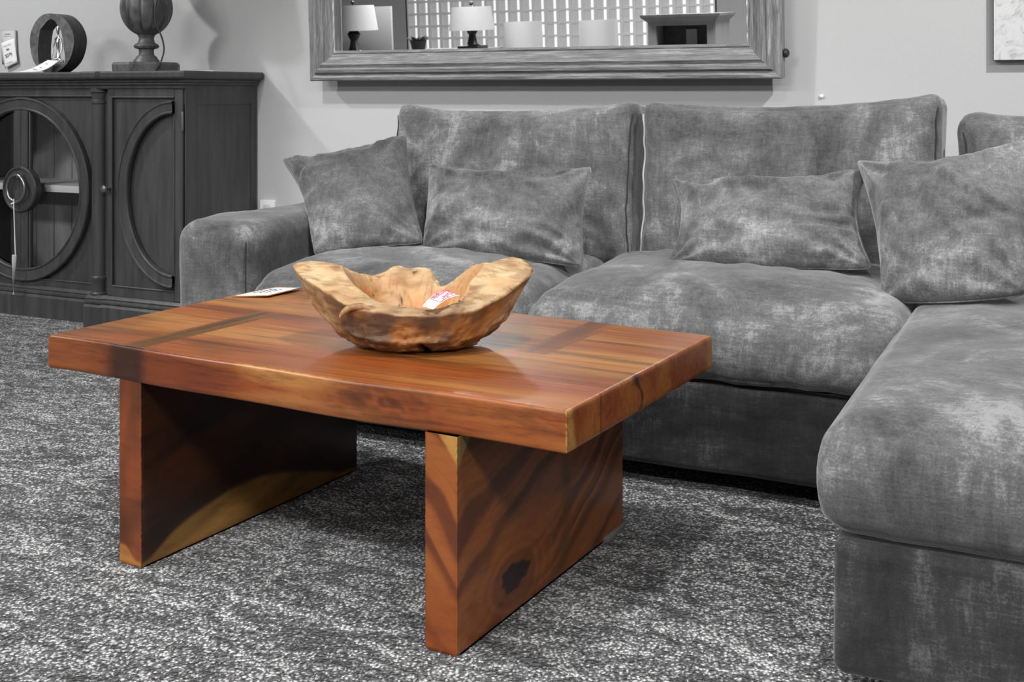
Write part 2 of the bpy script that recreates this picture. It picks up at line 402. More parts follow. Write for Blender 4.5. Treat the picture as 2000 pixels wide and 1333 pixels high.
TABZ = mir(923, 99, 10.2).z; TABL = TABZ - .30
def lamp_shade(mb, c, r0, r1, h, z):
    mb.lathe([(r0, z), (r1, z + h), (r1 - .004, z + h), (r0 - .004, z)], c, 40)
def small_lamp(px, py_top, py_bot, wpx, D, label, tapered=True):
    TABZ = globals()['TABZ'] if tapered else TABL
    top = mir(px, py_top, D); bot = mir(px, py_bot, D)
    h = (top.z - bot.z); r = wpx / 2 * D / F
    L = thing('table_lamp', label, 'lamp', (bot.x, bot.y, TABZ), 'white shaded lamps reflected in the mirror')
    mb = MB(); lamp_shade(mb, (bot.x, bot.y, 0), r, r * (0.86 if tapered else 0.98), h, bot.z); mb.build('lamp_shade', M_SHADEPLAIN, L)
    zt = bot.z + h * 0.3; hb = zt - TABZ
    mb = MB(); mb.box(bot.x - .1, bot.x + .1, bot.y - .1, bot.y + .1, TABZ, TABZ + 0.045, 0.004)
    mb.build('foot', M_DARKW, L)
    pr = [(0.075, 0.045), (0.05, 0.06), (0.04, 0.10), (0.03, 0.16), (0.045, 0.19), (0.055, 0.22), (0.035, 0.25), (0.018, 0.28), (0.012, hb)]
    pr = [(a, TABZ + (b if b == 0.045 else 0.045 + (b - 0.045) * (hb - 0.045) / (hb - 0.0) * 1.0)) for a, b in pr if b <= hb]
    MB().lathe(pr, (bot.x, bot.y, 0), 20).build('base', M_DARKW, L)
    if tapered: MB().lathe([(0.004, bot.z + h - .02), (0.004, bot.z + h + .01), (0.016, bot.z + h + .018), (0.018, bot.z + h + .03), (0.008, bot.z + h + .042)], (bot.x, bot.y, 0), 12).build('finial', M_DARKW, L)
    return bot
l1 = small_lamp(692, 11, 60, 96, 9.6, 'white tapered lamp at the left edge of the mirror reflection')
l2 = small_lamp(923, 13, 59, 90, 10.2, 'white tapered lamp on dark foot before the glass block window in the mirror')
l3 = small_lamp(1023, 42, 95, 77, 10.6, 'white drum shade lamp, nearer the tapered lamp in the mirror', False)
l4 = small_lamp(1171, 39, 94, 77, 10.4, 'white drum shade lamp beside the grey hutch in the mirror', False)
def console(xa, xb, ya, yb, label, TABZ=TABZ):
    T = thing('console_table', label, 'table', ((xa + xb) / 2, (ya + yb) / 2, 0))
    MB().box(xa, xb, ya, yb, TABZ - .04, TABZ, .004).build('table_top', M_TABW, T)
    MB().box(xa + .05, xb - .05, ya + .04, yb - .04, TABZ - .13, TABZ - .04).build('apron', M_TABW, T)
    for x in (xa + .06, xb - .12):
        for y in (ya + .04, yb - .1): MB().box(x, x + .06, y, y + .06, 0, TABZ - .13, .004).build('leg', M_TABW, T)
ys = [l1.y, l2.y, l3.y, l4.y]
console(min(l1.x, l2.x) - .35, l3.x - .26, min(l1.y, l2.y) - .75, max(l1.y, l2.y) + .25, 'dark console table under the two tapered lamps, behind the camera')
console(l3.x - .24, l4.x + .25, min(l3.y, l4.y) - .25, max(l3.y, l4.y) + .25, 'dark console table under the two drum shade lamps, behind the camera', TABL)
# leaning white canvas behind lamp one, plant beside it
pa = mir(738, 13, 10.4); pb = mir(771, 13, 10.4)
pc = MB().box(pa.x - .42, pb.x, pa.y - .03, pa.y, TABZ, pa.z, .003).build('leaning_canvas', flat('pale_canvas', G(0.42), 0.7)); tag(pc, 'plain white canvas leaning behind the left lamp in the mirror', 'canvas')
pq = mir(818, 85, 10.0)
PL = thing('potted_plant', 'small spiky plant between the canvas and the second lamp in the mirror', 'plant', (pq.x, pq.y, TABZ))
MB().lathe([(0.05, TABZ), (0.07, TABZ + .1), (0.075, TABZ + .11), (0.06, TABZ + .105)], (pq.x, pq.y, 0), 20).build('pot', M_DARKW, PL)
mb = MB(); top = mir(818, 66, 10.0).z
for i in range(26):
    a = i * 2.4; s_ = 0.4 + 0.6 * random.random(); hgt = (top - TABZ - .09) * (0.6 + .4 * random.random())
    pts = []
    for t in range(7):
        u = t / 6; pts.append(Vector((pq.x + math.cos(a) * .13 * s_ * u ** 1.3, pq.y + math.sin(a) * .13 * s_ * u ** 1.3, TABZ + .09 + hgt * (u - .25 * s_ * u * u))))
    mb.tube(pts, [0.006, .012, .014, .013, .01, .006, .001], 6)
mb.build('leaves', M_LEAF, PL)
# hutch
ha = mir(1266, 60, 9.3); hb_ = mir(1416, 60, 9.3); ht = mir(1340, 27, 9.3).z; hbz = mir(1340, 88, 9.3).z
HX0, HX1 = ha.x, hb_.x; HY = ha.y
HU = thing('hutch', 'grey painted hutch with cornice and open dark cubby reflected in the mirror', 'cabinet', ((HX0 + HX1) / 2, HY - .22, 0))
MB().box(HX0, HX0 + .07, HY - .42, HY, hbz, ht - .09).box(HX1 - .07, HX1, HY - .42, HY, hbz, ht - .09).box(HX0 + .07, HX1 - .07, HY - .42, HY - .40, hbz, ht - .09).box(HX0, HX1, HY - .42, HY, 0, hbz, .004).box(HX0, HX1, HY - .42, HY, ht - .09, ht - .05).build('body', M_HUTCH, HU, False)
mb = MB(); mb.add([Vector((x, y, z)) for z, e in ((ht - .06, 0), (ht - .02, .045), (ht, .05)) for x, y in ((HX0 - e, HY + e), (HX1 + e, HY + e), (HX1 + e, HY - .42 - e * .2), (HX0 - e, HY - .42 - e * .2))],
    [[0, 1, 2, 3], [8, 11, 10, 9]] + [[r * 4 + i, r * 4 + (i + 1) % 4, (r + 1) * 4 + (i + 1) % 4, (r + 1) * 4 + i] for r in (0, 1) for i in range(4)]); mb.build('cornice', M_HUTCH, HU, False)
MB().box(HX0 + .07, HX1 - .07, HY - .20, HY - .18, hbz, ht - .091).build('inner_back', M_HUTCHIN, HU, False)
cd = mir(1360, 68, 9.4)
c_ = MB().box(cd.x - .05, cd.x + .04, HY - .16, HY - .155, hbz + .001, cd.z + .05).build('price_card', M_GREYP); tag(c_, 'pale card standing inside the hutch in the mirror', 'card')

# ================================================================== picture, hook, outlet
p = at_y(1939, 118, 3.915)
cv = thing('canvas_painting', 'white textured abstract canvas with dark edge at the right of the wall', 'painting', (p.x + .4, YB, p.z))
MB().box(p.x, p.x + .8, 3.916, 3.948, p.z, p.z + 1.0, .002).build('stretcher', M_CANVASE, cv)
MB().box(p.x + .003, p.x + .797, 3.9125, 3.916, p.z + .001, p.z + .999).build('painted_face', M_CANVAS, cv, False)
q = at_y(1605, 188, 3.947)
tag(MB().lathe([(0.0, 0), (0.006, .001), (.007, .004), (.003, .007)], q, 12, Matrix.Rotation(PI / 2, 3, 'X')).build('nail', M_FIX, None, loc=q), 'tiny white nail head on the wall above the sofa', 'nail')
q = at_y(521, 391, 3.93)
OU = thing('outlet_cover', 'small white wall outlet box behind the sofa arm', 'outlet', (q.x, YB, q.z - .06))
MB().box(q.x - .037, q.x + .037, 3.93, 3.95, q.z - .12, q.z, .004).build('plate', M_FIX, OU)
MB().box(q.x - .017, q.x + .017, 3.927, 3.93, q.z - .05, q.z - .02, .002).build('socket', M_BASEB, OU)

# ================================================================== CABINET
CX = -4.02; CYC = 3.545; CYS = 3.49; YBK = 3.94; TOPZ = 1.033
cab = thing('sideboard_cabinet', 'charcoal sideboard with round glass doors and turned columns', 'cabinet', (CX, 3.7, 0))
HB = 0.475   # to the column centre
HWT = 0.927
def both(fn):
    for s in (1, -1): fn(s)
mb = MB()
for s in (1, -1):
    a, b = sorted((CX + s * (HWT - .02), CX + s * HWT)); mb.box(a, b, CYS + .02, YBK, .03, .97)
    a, b = sorted((CX + s * (HB + .03), CX + s * (HB + .05))); mb.box(a, b, CYS + .02, YBK, .12, .97)
mb.box(CX - HWT, CX + HWT, CYC + .03, YBK, .10, .135); mb.box(CX - HWT, CX + HWT, CYC + .03, YBK, .955, .975)
mb.build('body', M_CAB, cab, False)
# visible right side: frame and a plank seam
mb = MB(); mb.box(CX + HWT, CX + HWT + .004, CYS + .01, CYS + .075, .13, .965, .002).box(CX + HWT, CX + HWT + .003, YBK - .035, YBK, .13, .965, .001).box(CX + HWT - .01, CX + HWT + .0035, CYS + .01, YBK, .90, .968, .001); mb.build('side_stile', M_CAB, cab, False)
# back panel boards
mb = MB()
for i in range(16):
    a = CX - HWT + .03 + i * (2 * HWT - .06) / 16; mb.box(a + .0015, a + (2 * HWT - .06) / 16 - .0015, YBK - .02, YBK - .008, .13, .955, .003, 1)
mb.build('back_boards', M_CABIN, cab)
MB().box(CX - HB - .03, CX + HB + .03, CYC + .06, YBK - .02, 0.522, 0.552, .002).build('shelf', M_SHELF, cab)
# plan outline for cornice / plinth (front path), swept profile
def plan(e):
    P = []
    for s in (-1, 1):
        L = [(s * (HWT + e), YBK), (s * (HWT + e), CYS - e), (s * (HB + .06), CYS - e), (s * (HB + .045), CYS - e - .012), (s * (HB - .035), CYS - e - .012), (s * (HB - .05), CYC - e)]
        P += L if s == -1 else L[::-1]
    return [(CX + a, b) for a, b in P]
def plan_sweep(prof_, name, mat):
    mb = MB(); rings = [plan(e) for e, z in prof_]; n = len(rings[0]); vs = []; fs = []
    for (e, z), r in zip(prof_, rings): vs += [(x, y, z) for x, y in r]
    for j in range(len(prof_) - 1):
        for i in range(n):
            k = (i + 1) % n; fs.append([j * n + i, j * n + k, (j + 1) * n + k, (j + 1) * n + i])
    fs.append(list(range(n))); fs.append([(len(prof_) - 1) * n + i for i in range(n)][::-1])
    mb.add(vs, fs); return mb.build(name, mat, cab, True, sharp=0.45)
plan_sweep([(.0, .962), (.004, .966), (.004, .974), (.012, .980), (.012, .986), (.018, .990), (.020, .997), (.028, 1.001), (.036, 1.003), (.040, 1.010), (.040, 1.026), (.034, TOPZ)], 'cornice', M_CAB)
plan_sweep([(.022, .0), (.022, .085), (.014, .095), (.018, .100), (.018, .106), (.008, .112), (.010, .118), (.002, .126), (.0, .13)], 'plinth', M_CAB)
# turned columns
def column(s):
    prof_ = [(.036, .10), (.040, .105), (.040, .115), (.034, .12), (.038, .128), (.038, .135), (.033, .14), (.033, .185), (.036, .19), (.036, .2), (.031, .205), (.032, .5), (.031, .90), (.035, .905), (.035, .915), (.030, .92), (.033, .945), (.040, .95), (.04, .972)]
    MB().lathe(prof_, (CX + s * HB, CYS + .022, 0), 28).build('column', M_CAB, cab, sharp=0.6)
both(column)
def arc_sweep(mb, cx, cz, a, b, t0, t1, prof_, y, n=64):
    # prof_: (radial offset outward, forward offset)
    def f(u, w):
        t = lerp(t0, t1, u); i = round(w * (len(prof_) - 1)); ro, fo = prof_[i]
        return Vector((cx + (a + ro) * math.cos(t), y - fo, cz + (b + ro) * math.sin(t)))
    mb.grid(n, len(prof_) - 1, f)
def ringprof(w): return [(0, -.006), (0, .012), (-.004, .017), (-.008, .017), (-.011, .013), (-w + .012, .011), (-w + .008, .015), (-w + .004, .015), (-w, .010), (-w, -.006)]
def quarter_panel(mb, cx, cz, a, b, X0, X1, Z0, Z1, y, side, n=80):
    # flat panel between half ellipse and rectangle on one side
    vs = []; fs = []; XE = abs((X1 if side > 0 else X0) - cx)
    ts = sorted([lerp(-PI / 2, PI / 2, i / n) for i in range(n + 1)] + [math.atan2(Z1 - cz, XE), math.atan2(Z0 - cz, XE)])
    for i, t in enumerate(ts):
        c, s_ = math.cos(t) * side, math.sin(t)
        ea = math.atan2(s_ / b, abs(c) / a); ex, ez = cx + a * math.cos(ea) * side, cz + b * math.sin(ea)
        # ray out to rectangle
        lim = []
        if abs(c) > 1e-6: lim.append(((X1 if side > 0 else X0) - cx) / c)
        if s_ > 1e-6: lim.append((Z1 - cz) / s_)
        if s_ < -1e-6: lim.append((Z0 - cz) / s_)
        k = min(lim); vs += [(ex, y, ez), (cx + c * k, y, cz + s_ * k)]
        if i: fs.append([2 * i - 2, 2 * i - 1, 2 * i + 1, 2 * i])
    mb.add(vs, fs)
CZ = .536
def center_door(s):
    X0, X1 = (CX + .001, CX + HB - .038) if s > 0 else (CX - HB + .038, CX - .001)
    Z0, Z1 = .131, .9615; y = CYC
    fw = .032
    mb = MB()   # rails and outer stile
    rx0, rx1 = (X0, X1 - fw) if s > 0 else (X0 + fw, X1)
    mb.box(rx0, rx1, y, y + .022, Z1 - .028, Z1); mb.box(rx0, rx1, y, y + .022, Z0, Z0 + .028)
    ox = (X1 - fw, X1) if s > 0 else (X0, X0 + fw); mb.box(ox[0], ox[1], y, y + .022, Z0, Z1, .002, 1)
    quarter_panel(mb, CX, CZ, .375, .375, X0, X1, Z0, Z1, y + .010, s)
    # thin applied moulding round the rectangular recess
    inx = X1 - fw if s > 0 else X0 + fw
    for a_, b_ in (((CX, Z1 - .028), (inx, Z1 - .028)), ((inx, Z1 - .028), (inx, Z0 + .028)), ((inx, Z0 + .028), (CX, Z0 + .028))):
        mb.tube([(a_[0], y, a_[1]), (b_[0], y, b_[1])], .004, 8)
    d = mb.build('door', M_CAB, cab, sharp=0.5)
    mb = MB(); arc_sweep(mb, CX, CZ, .392, .392, -PI / 2 if s > 0 else PI / 2, PI / 2 if s > 0 else 3 * PI / 2, ringprof(.056), y)
    mb.build('oval_frame', M_CAB, d, sharp=0.5)
    mb = MB(); a_, b_ = sorted((CX + s * .001, CX + s * .040)); mb.box(a_, b_, y - .012, y + .012, CZ - .35, CZ + .35, .002, 1)
    a_, b_ = sorted((CX + s * .040, CX + s * .050)); mb.box(a_, b_, y - .006, y + .012, CZ - .34, CZ + .34, .003, 2)
    # half roundel
    t0, t1 = (-PI / 2, PI / 2) if s > 0 else (PI / 2, 3 * PI / 2)
    arc_sweep(mb, CX + s * .001, CZ, .098, .098, t0, t1, [(0, -.01), (0, .018), (-.004, .023), (-.010, .023), (-.014, .018), (-.0975, .018)], y, 40)
    mb.build('meeting_stile', M_CAB, d, sharp=0.5)
    mb = MB(); a_, b_ = sorted((CX, CX + s * .36))
    n = 40; vs = [(CX, y + .012, CZ)] + [(CX + s * .35 * math.cos(lerp(-PI / 2, PI / 2, i / n)), y + .012, CZ + .35 * math.sin(lerp(-PI / 2, PI / 2, i / n))) for i in range(n + 1)]
    mb.add(vs, [[0, i + 1, i + 2] for i in range(n)]); mb.build('glass_pane', M_PANE, d, False)
    if s > 0:
        rc = Vector((CX, y - .036, CZ + .005))
        mb = MB(); mb.tube([rc + Vector((.052 * math.cos(t * 2 * PI / 48), 0, .057 * math.sin(t * 2 * PI / 48))) for t in range(48)], .0075, 12, True)
        mb.build('ring_pull', M_PEWTER, d)['label'] = 'round metal ring pull'
        MB().lathe([(.012, 0), (.012, .016), (.007, .02)], rc + Vector((0, .022, .052)), 14, Matrix.Rotation(PI / 2, 3, 'X')).build('pull_mount', M_PEWTER, d)
both(center_door)
def side_door(s):
    X0, X1 = sorted((CX + s * (HB + .062), CX + s * (HWT - .003))); Z0, Z1 = .131, .9615; y = CYS
    sx = CX + s * (HWT - .043)  # straight side of the half oval
    mb = MB()
    rx0, rx1 = sorted((CX + s * (HWT - .043), CX + s * (HB + .085)))
    mb.box(rx0, rx1, y, y + .022, Z1 - .032, Z1); mb.box(rx0, rx1, y, y + .022, Z0, Z0 + .04)
    a_, b_ = sorted((CX + s * (HWT - .043), CX + s * (HWT - .003))); mb.box(a_, b_, y, y + .022, Z0, Z1, .002, 1)
    a_, b_ = sorted((CX + s * (HB + .062), CX + s * (HB + .085))); mb.box(a_, b_, y, y + .022, Z0, Z1, .002, 1)
    XX0, XX1 = (X0, sx) if s > 0 else (sx, X1)
    quarter_panel(mb, sx, .55, .28, .35, XX0, XX1, Z0, Z1, y + .010, -s)
    # inner solid field
    n = 40; mb.add([(sx, y + .014, .55)] + [(sx - s * .25 * math.cos(lerp(-PI / 2, PI / 2, i / n)), y + .014, .55 + .32 * math.sin(lerp(-PI / 2, PI / 2, i / n))) for i in range(n + 1)], [[0, i + 1, i + 2] for i in range(n)])
    inx = CX + s * (HB + .085)
    for a_, b_ in (((sx, Z1 - .032), (inx, Z1 - .032)), ((inx, Z1 - .032), (inx, Z0 + .04)), ((inx, Z0 + .04), (sx, Z0 + .04)), ((sx, Z1 - .10), (sx, Z0 + .1))):
        mb.tube([(a_[0], y, a_[1]), (b_[0], y, b_[1])], .004, 8)
    d = mb.build('door', M_CAB, cab, sharp=0.5)
    mb = MB(); t0, t1 = (PI / 2, 3 * PI / 2) if s > 0 else (-PI / 2, PI / 2)
    arc_sweep(mb, sx, .55, .285, .366, t0, t1, ringprof(.052), y); mb.build('oval_frame', M_CAB, d, sharp=0.5)
    kx = CX + s * (HB + .074)
    MB().lathe([(.007, 0), (.006, .012), (.006, .02), (.014, .026), (.017, .032), (.014, .038), (.006, .041)], (kx, y, .562), 20, Matrix.Rotation(PI / 2, 3, 'X')).build('knob', M_PEWTER, d)['label'] = 'small round metal knob'
    for hz in ((.80, .2) if s > 0 else (.80,)):
        MB().lathe([(.004, 0), (.0045, .003), (.0045, .07), (.004, .073)], (CX + s * (HWT - .001), y - .002, hz), 10).build('hinge', M_PEWTER, d)
both(side_door)

# string and hang tag on the ring pull
rc = Vector((CX, CYC - .036, CZ - .052))
pts = [rc + Vector((0.004 * math.sin(t * .5), -.010, -t * .016)) for t in range(12)]
pts[0] = rc + Vector((0, -.010, .012))
ST_ = thing('hanging_string', 'white looped string with tied tag hanging from the round door pull', 'string', rc)
MB().tube([rc + Vector((.002, -.012, .014)), rc + Vector((.002, -.013, -.01)), rc + Vector((.004, -.012, -.08)), rc + Vector((.008, -.010, -.21)), rc + Vector((.010, -.011, -.225))], .0022, 8).build('string', M_STRING, ST_)
MB().tube([rc + Vector((-.014, -.012, -.008)), rc + Vector((0, -.013, -.004)), rc + Vector((.006, -.012, -.001))], .003, 8).build('knot', M_STRING, ST_)
mb = MB(); b0 = rc + Vector((.010, -.011, -.222))
W = [(0, .017), (-.02, .013), (-.05, .009), (-.075, .006), (-.10, .010), (-.13, .003), (-.155, -.004), (-.17, -.008)]
def tg(u, w):
    i = w * (len(W) - 1); j = min(int(i), len(W) - 2); fr_ = i - j; z = lerp(W[j][0], W[j + 1][0], fr_); hw = abs(lerp(W[j][1], W[j + 1][1], fr_)) * .7 + .001
    a = w * 3.0; return b0 + Vector(((u - .5) * 2 * hw * math.cos(a) - .006 * w, -.006 + (u - .5) * 2 * hw * math.sin(a), z))
mb.grid(4, 28, tg); o = mb.build('twisted_tag', M_GREYP, ST_)
o.modifiers.new('t', 'SOLIDIFY').thickness = .0006

# ---- lamp on the cabinet
q = at_y(286, 100, 3.68); LX, LY = q.x, 3.68
LP = thing('table_lamp', 'carved gourd shaped lamp with octagonal foot standing on the sideboard', 'lamp', (LX, LY, TOPZ))
mb = MB()
vs = []; hw = .128
mb.lathe([(.139, TOPZ), (.141, TOPZ + .03), (.134, TOPZ + .04), (.08, TOPZ + .042)], (LX, LY, 0), 8, Matrix.Rotation(.25, 3, 'Z')); mb.build('foot', M_URN, LP, sharp=.4)
pr = [(.055, .040), (.052, .05), (.044, .058), (.042, .064), (.032, .072), (.030, .085), (.031, .095), (.047, .100), (.052, .108), (.047, .116), (.036, .122), (.033, .128), (.030, .14), (.034, .152), (.038, .156), (.034, .16)]
MB().lathe([(a, TOPZ + b) for a, b in pr], (LX, LY, 0), 32).build('stem', M_URN, LP)
pr = []
for i in range(25):
    t = lerp(-PI / 2 + .32, PI / 2 - .25, i / 24); pr.append((.106 * math.cos(t), 1.300 + .118 * math.sin(t)))
MB().lathe(pr, (LX, LY, 0), 120, None, lambda a, z: 1 - .05 * abs(math.sin(a * 6)) ** .5 * 0 - .06 * (1 - abs(math.sin(a * 6))) ** 4).build('gourd_body', M_URN, LP)
MB().lathe([(.03, 1.405), (.042, 1.42), (.03, 1.44), (.016, 1.45), (.012, 1.56)], (LX, LY, 0), 24).build('neck', M_URN, LP)
mb = MB(); lamp_shade(mb, (LX, LY, 0), .19, .155, .25, 1.53); mb.build('lamp_shade', M_SHADE, LP)
cp = [at_y(px, py, yy) for px, py, yy in ((310, -35, 3.62), (308, 0, 3.585), (300, 25, 3.57), (305, 50, 3.575), (316, 70, 3.58), (320, 88, 3.585), (321, 100, 3.585), (316, 116, 3.575), (309, 136, 3.56), (300, 141, 3.585))]
cc = []
for i in range(len(cp) - 1):
    for t in range(6): cc.append(cp[i].lerp(cp[i + 1], t / 6))
cc = [sum((cc[max(0, min(len(cc) - 1, i + k))] for k in range(-4, 5)), Vector()) / 9 for i in range(len(cc))]
for c in cc: c.z = max(c.z, TOPZ + .004)
MB().tube(cc, .0034, 8).build('cord', M_BLACK, LP)

# ---- log ring sculpture with figurine
q = at_y(113, 84, 3.66); RX = q.x; RY = 3.66; RZ = TOPZ + .128
SC = thing('figurine_sculpture', 'silver seated figurine inside a dark hollow log ring on the sideboard', 'sculpture', (RX, RY, TOPZ))
outer = lambda t: (.130 + .003 * math.sin(3 * t + 1) + .0008 * math.sin(7 * t))
holeP = [(-.075, -.087), (-.080, -.04), (-.078, .0), (-.072, .035), (-.066, .06), (-.045, .078), (-.022, .098), (0.0, .105), (.022, .095), (.04, .07), (.058, .05), (.066, .02), (.072, -.02), (.080, -.05), (.081, -.087)]
def hole(t):
    # star-shaped lookup by angle
    c, s_ = math.cos(t), math.sin(t); best = .07
    n = len(holeP)
    for i in range(n):
        a, b = Vector(holeP[i]), Vector(holeP[(i + 1) % n]); d = b - a; den = c * d.y - s_ * d.x
        if abs(den) < 1e-9: continue
        k = (a.x * d.y - a.y * d.x) / den; w = (a.x * s_ - a.y * c) / den
        if k > 0 and -1e-6 <= w <= 1 + 1e-6: best = k
    return best
mb = MB(); N = 96; Wd = .036
mb.cur = 0
def ringp(t, k, y):
    ro = outer(t); rh = hole(t); r = lerp(rh, ro, k); x = r * math.cos(t); z = max(r * math.sin(t), -.127); return Vector((RX + x, RY + y, RZ + z))
for y, fl in ((-Wd, False), (Wd, True)): mb.grid(N, 4, lambda u, w, y=y: ringp(u * 2 * PI, w, y), True)
mb.cur = 1
mb.grid(N, 4, lambda u, w: ringp(u * 2 * PI, 1, lerp(-Wd, Wd, w)), True); mb.grid(N, 4, lambda u, w: ringp(u * 2 * PI, 0, lerp(-Wd, Wd, w)), True)
mb.build('log_ring', [M_RING, M_RINGIN], SC, weld=.0004, sharp=.6)
fx, fz = RX + .008, RZ - .086
def skin(name, pts, edges, rad, mat, parent, sub=2):
    me = bpy.data.meshes.new(name); off = root_loc(parent); me.from_pydata([tuple(Vector(p) - off) for p in pts], edges, [])
    o = bpy.data.objects.new(name, me); COL.objects.link(o); o.parent = parent
    md = o.modifiers.new('s', 'SKIN')
    for i, r in enumerate(rad): me.skin_vertices[0].data[i].radius = (r, r)
    me.skin_vertices[0].data[0].use_root = True
    md.use_smooth_shade = True
    o.modifiers.new('d', 'SUBSURF').levels = sub; o.modifiers['d'].render_levels = sub
    me.materials.append(mat); return o
K = 1.2
def fp(x, y, z): return (fx + x * K, RY - .005 + y * K, fz + z * K)
pts = [fp(0, 0, .014), fp(0, 0, .05), fp(0, -.003, .078), fp(0, 0, .092), fp(0, 0, .103), fp(0, -.002, .116), fp(0, 0, .128), fp(0, .003, .138),
       fp(-.014, 0, .088), fp(-.021, -.004, .055), fp(-.017, -.014, .018), fp(-.004, -.022, .010),
       fp(.014, 0, .088), fp(.023, -.004, .050), fp(.016, -.016, .018), fp(.004, -.024, .012),
       fp(-.02, -.004, .008), fp(-.040, -.012, .006), fp(-.012, -.028, .004), fp(.02, -.004, .008), fp(.040, -.012, .006), fp(.012, -.03, .004)]
ed = [(0, 1), (1, 2), (2, 3), (3, 4), (4, 5), (5, 6), (6, 7), (3, 8), (8, 9), (9, 10), (10, 11), (3, 12), (12, 13), (13, 14), (14, 15), (0, 16), (16, 17), (17, 18), (0, 19), (19, 20), (20, 21)]
rd = [.010, .006, .010, .006, .0035, .0075, .008, .0045, .0045, .003, .003, .002, .0045, .003, .003, .002, .006, .006, .004, .006, .006, .004]
skin('figurine', pts, ed, rd, M_STEEL, SC)['label'] = 'polished silver meditating figure'

def text(s, size, M, mat, parent, name='lettering', bold=0.0):
    cu = bpy.data.curves.new('t', 'FONT'); cu.body = s; cu.size = size; cu.align_x = 'CENTER'; cu.align_y = 'CENTER'; cu.offset = bold; cu.resolution_u = 3; cu.extrude = .0002
    o = bpy.data.objects.new('t', cu); COL.objects.link(o); dg = bpy.context.evaluated_depsgraph_get()
    me = bpy.data.meshes.new_from_object(o.evaluated_get(dg)); COL.objects.unlink(o); bpy.data.objects.remove(o)
    off = root_loc(parent)
    me.transform(M); me.transform(Matrix.Translation(-off)); me.materials.clear(); me.materials.append(mat)
    ob = bpy.data.objects.new(name, me); COL.objects.link(ob); ob.parent = parent; return ob
def basis(o, x, y):
    x = Vector(x).normalized(); z = x.cross(Vector(y)).normalized(); y = z.cross(x)
    M = Matrix.Identity(4)
    for i, c in enumerate((x, y, z)): M.col[i][:3] = c
    M.col[3][:3] = o; return M
def sheet(corn, nu, nv, mat, parent, name, bend=None, th=.0006):
    a, b, c, d = [Vector(x) for x in corn]; mb = MB()
    def f(u, w):
        p = a.lerp(b, u).lerp(d.lerp(c, u), w)
        if bend: p = p + bend(u, w)
        return p
    mb.grid(nu, nv, f); o = mb.build(name, mat, parent); md = o.modifiers.new('t', 'SOLIDIFY'); md.thickness = th; md.offset = -1; return o
# tag trailing from the sculpture
TT = thing('paper_tag', 'long curved white tag trailing from the log ring down to the sideboard top', 'tag', at_y(70, 134, 3.585))
c1 = [at_y(93, 117, 3.605), at_y(116, 118, 3.605), at_y(66, 141.0, 3.53), at_y(24, 140.5, 3.53)]
for c in c1[2:]: c.z = TOPZ + .003
bd = lambda u, w: Vector((0, 0, -.012 * math.sin(PI * w)))
sheet([c1[0], c1[1], c1[2], c1[3]], 6, 16, M_PAPER, TT, 'tag_paper', bd)
mb = MB()
for k, (u, w) in enumerate(((.5, .42), (.35, .55), (.6, .62), (.45, .2))):
    p = c1[0].lerp(c1[1], u).lerp(c1[3].lerp(c1[2], u), w) + bd(u, w) + Vector((0, -.0006, .0009)); MB().box(p.x - .006, p.x + .005, p.y - .0004, p.y + .0004, p.z - .0012, p.z + .0010).build('ink_mark', M_INK, TT, False)
# price card on wall
def wpt(px, py, y=3.94): return at_y(px, py, y)
PC = thing('sale_card', 'white sale price tag over a bordered card on the wall, reading $279', 'sign', wpt(16, 95, 3.945))
ccs = [wpt(1, 135, 3.938), wpt(33, 124, 3.938), wpt(31, 57.5, 3.94), wpt(1, 58.5, 3.94)]
ccs[0] = wpt(4, 126, 3.938)
sheet(ccs, 2, 2, M_GREYP, PC, 'bordered_card', None, .002)
ins = [a.lerp(sum(ccs, Vector()) / 4, .07) + Vector((0, -.0025, 0)) for a in ccs]; sheet(ins, 2, 2, flat('card_inner', G(.55), .7), PC, 'card_face', None, .0004)
tgc = [wpt(9, 134, 3.93), wpt(33, 122, 3.93), wpt(27, 75, 3.933), wpt(0, 85, 3.933)]
sheet(tgc, 6, 8, M_PAPER, PC, 'price_tag', lambda u, w: Vector((0, .003 - .004 * math.sin(PI * u), 0)))
ax = (tgc[1] - tgc[0] + tgc[2] - tgc[3]); ay = (tgc[3] - tgc[0] + tgc[2] - tgc[1])
def tl(u, w): return tgc[0].lerp(tgc[1], u).lerp(tgc[3].lerp(tgc[2], u), w) + Vector((0, -.0045, 0))
text('Anniversary', .0105, basis(tl(.5, .83), ax, ay), M_GREYP, PC)
text('Sale', .0125, basis(tl(.5, .66), ax, ay), M_INK, PC, bold=.0003)
text('$279', .022, basis(tl(.5, .42), ax, ay), M_INK, PC)
mb = MB(); rr = random.Random(3)
for i in range(6): p = tl(.28 + i * .08, .13); mb.box(p.x - .0015, p.x + .0015, p.y - .0003, p.y, p.z - .0015 - rr.random() * .001, p.z + .0015)
mb.build('small_print', M_INK, PC, False)
text('~', .012, basis(ins[2].lerp(ins[3], .5) + Vector((0, -.003, -.016)), (1, 0, 0), (0, 0, 1)), M_INK, PC, 'ornament') if False else None
mb = MB(); p = ins[2].lerp(ins[3], .5)
for i, (w_, dz) in enumerate(((.026, .020), (.022, .012), (.016, .008))): mb.box(p.x - w_, p.x + w_, p.y - .0012, p.y - .0006, p.z - dz - .0006 - .006, p.z - dz + .0006 - .006)
mb.build('printed_rules', M_INK, PC, False)
# loose dark card lying at the cabinet's right
q = at_y(455, 141, 3.78)
lc = MB().box(-3.24, -3.12, 3.70, 3.78, TOPZ, TOPZ + .004, .001).build('flat_card', M_PAPER, None, loc=(-3.18, 3.74, TOPZ)); tag(lc, 'thin pale card lying flat at the right end of the sideboard top', 'card')

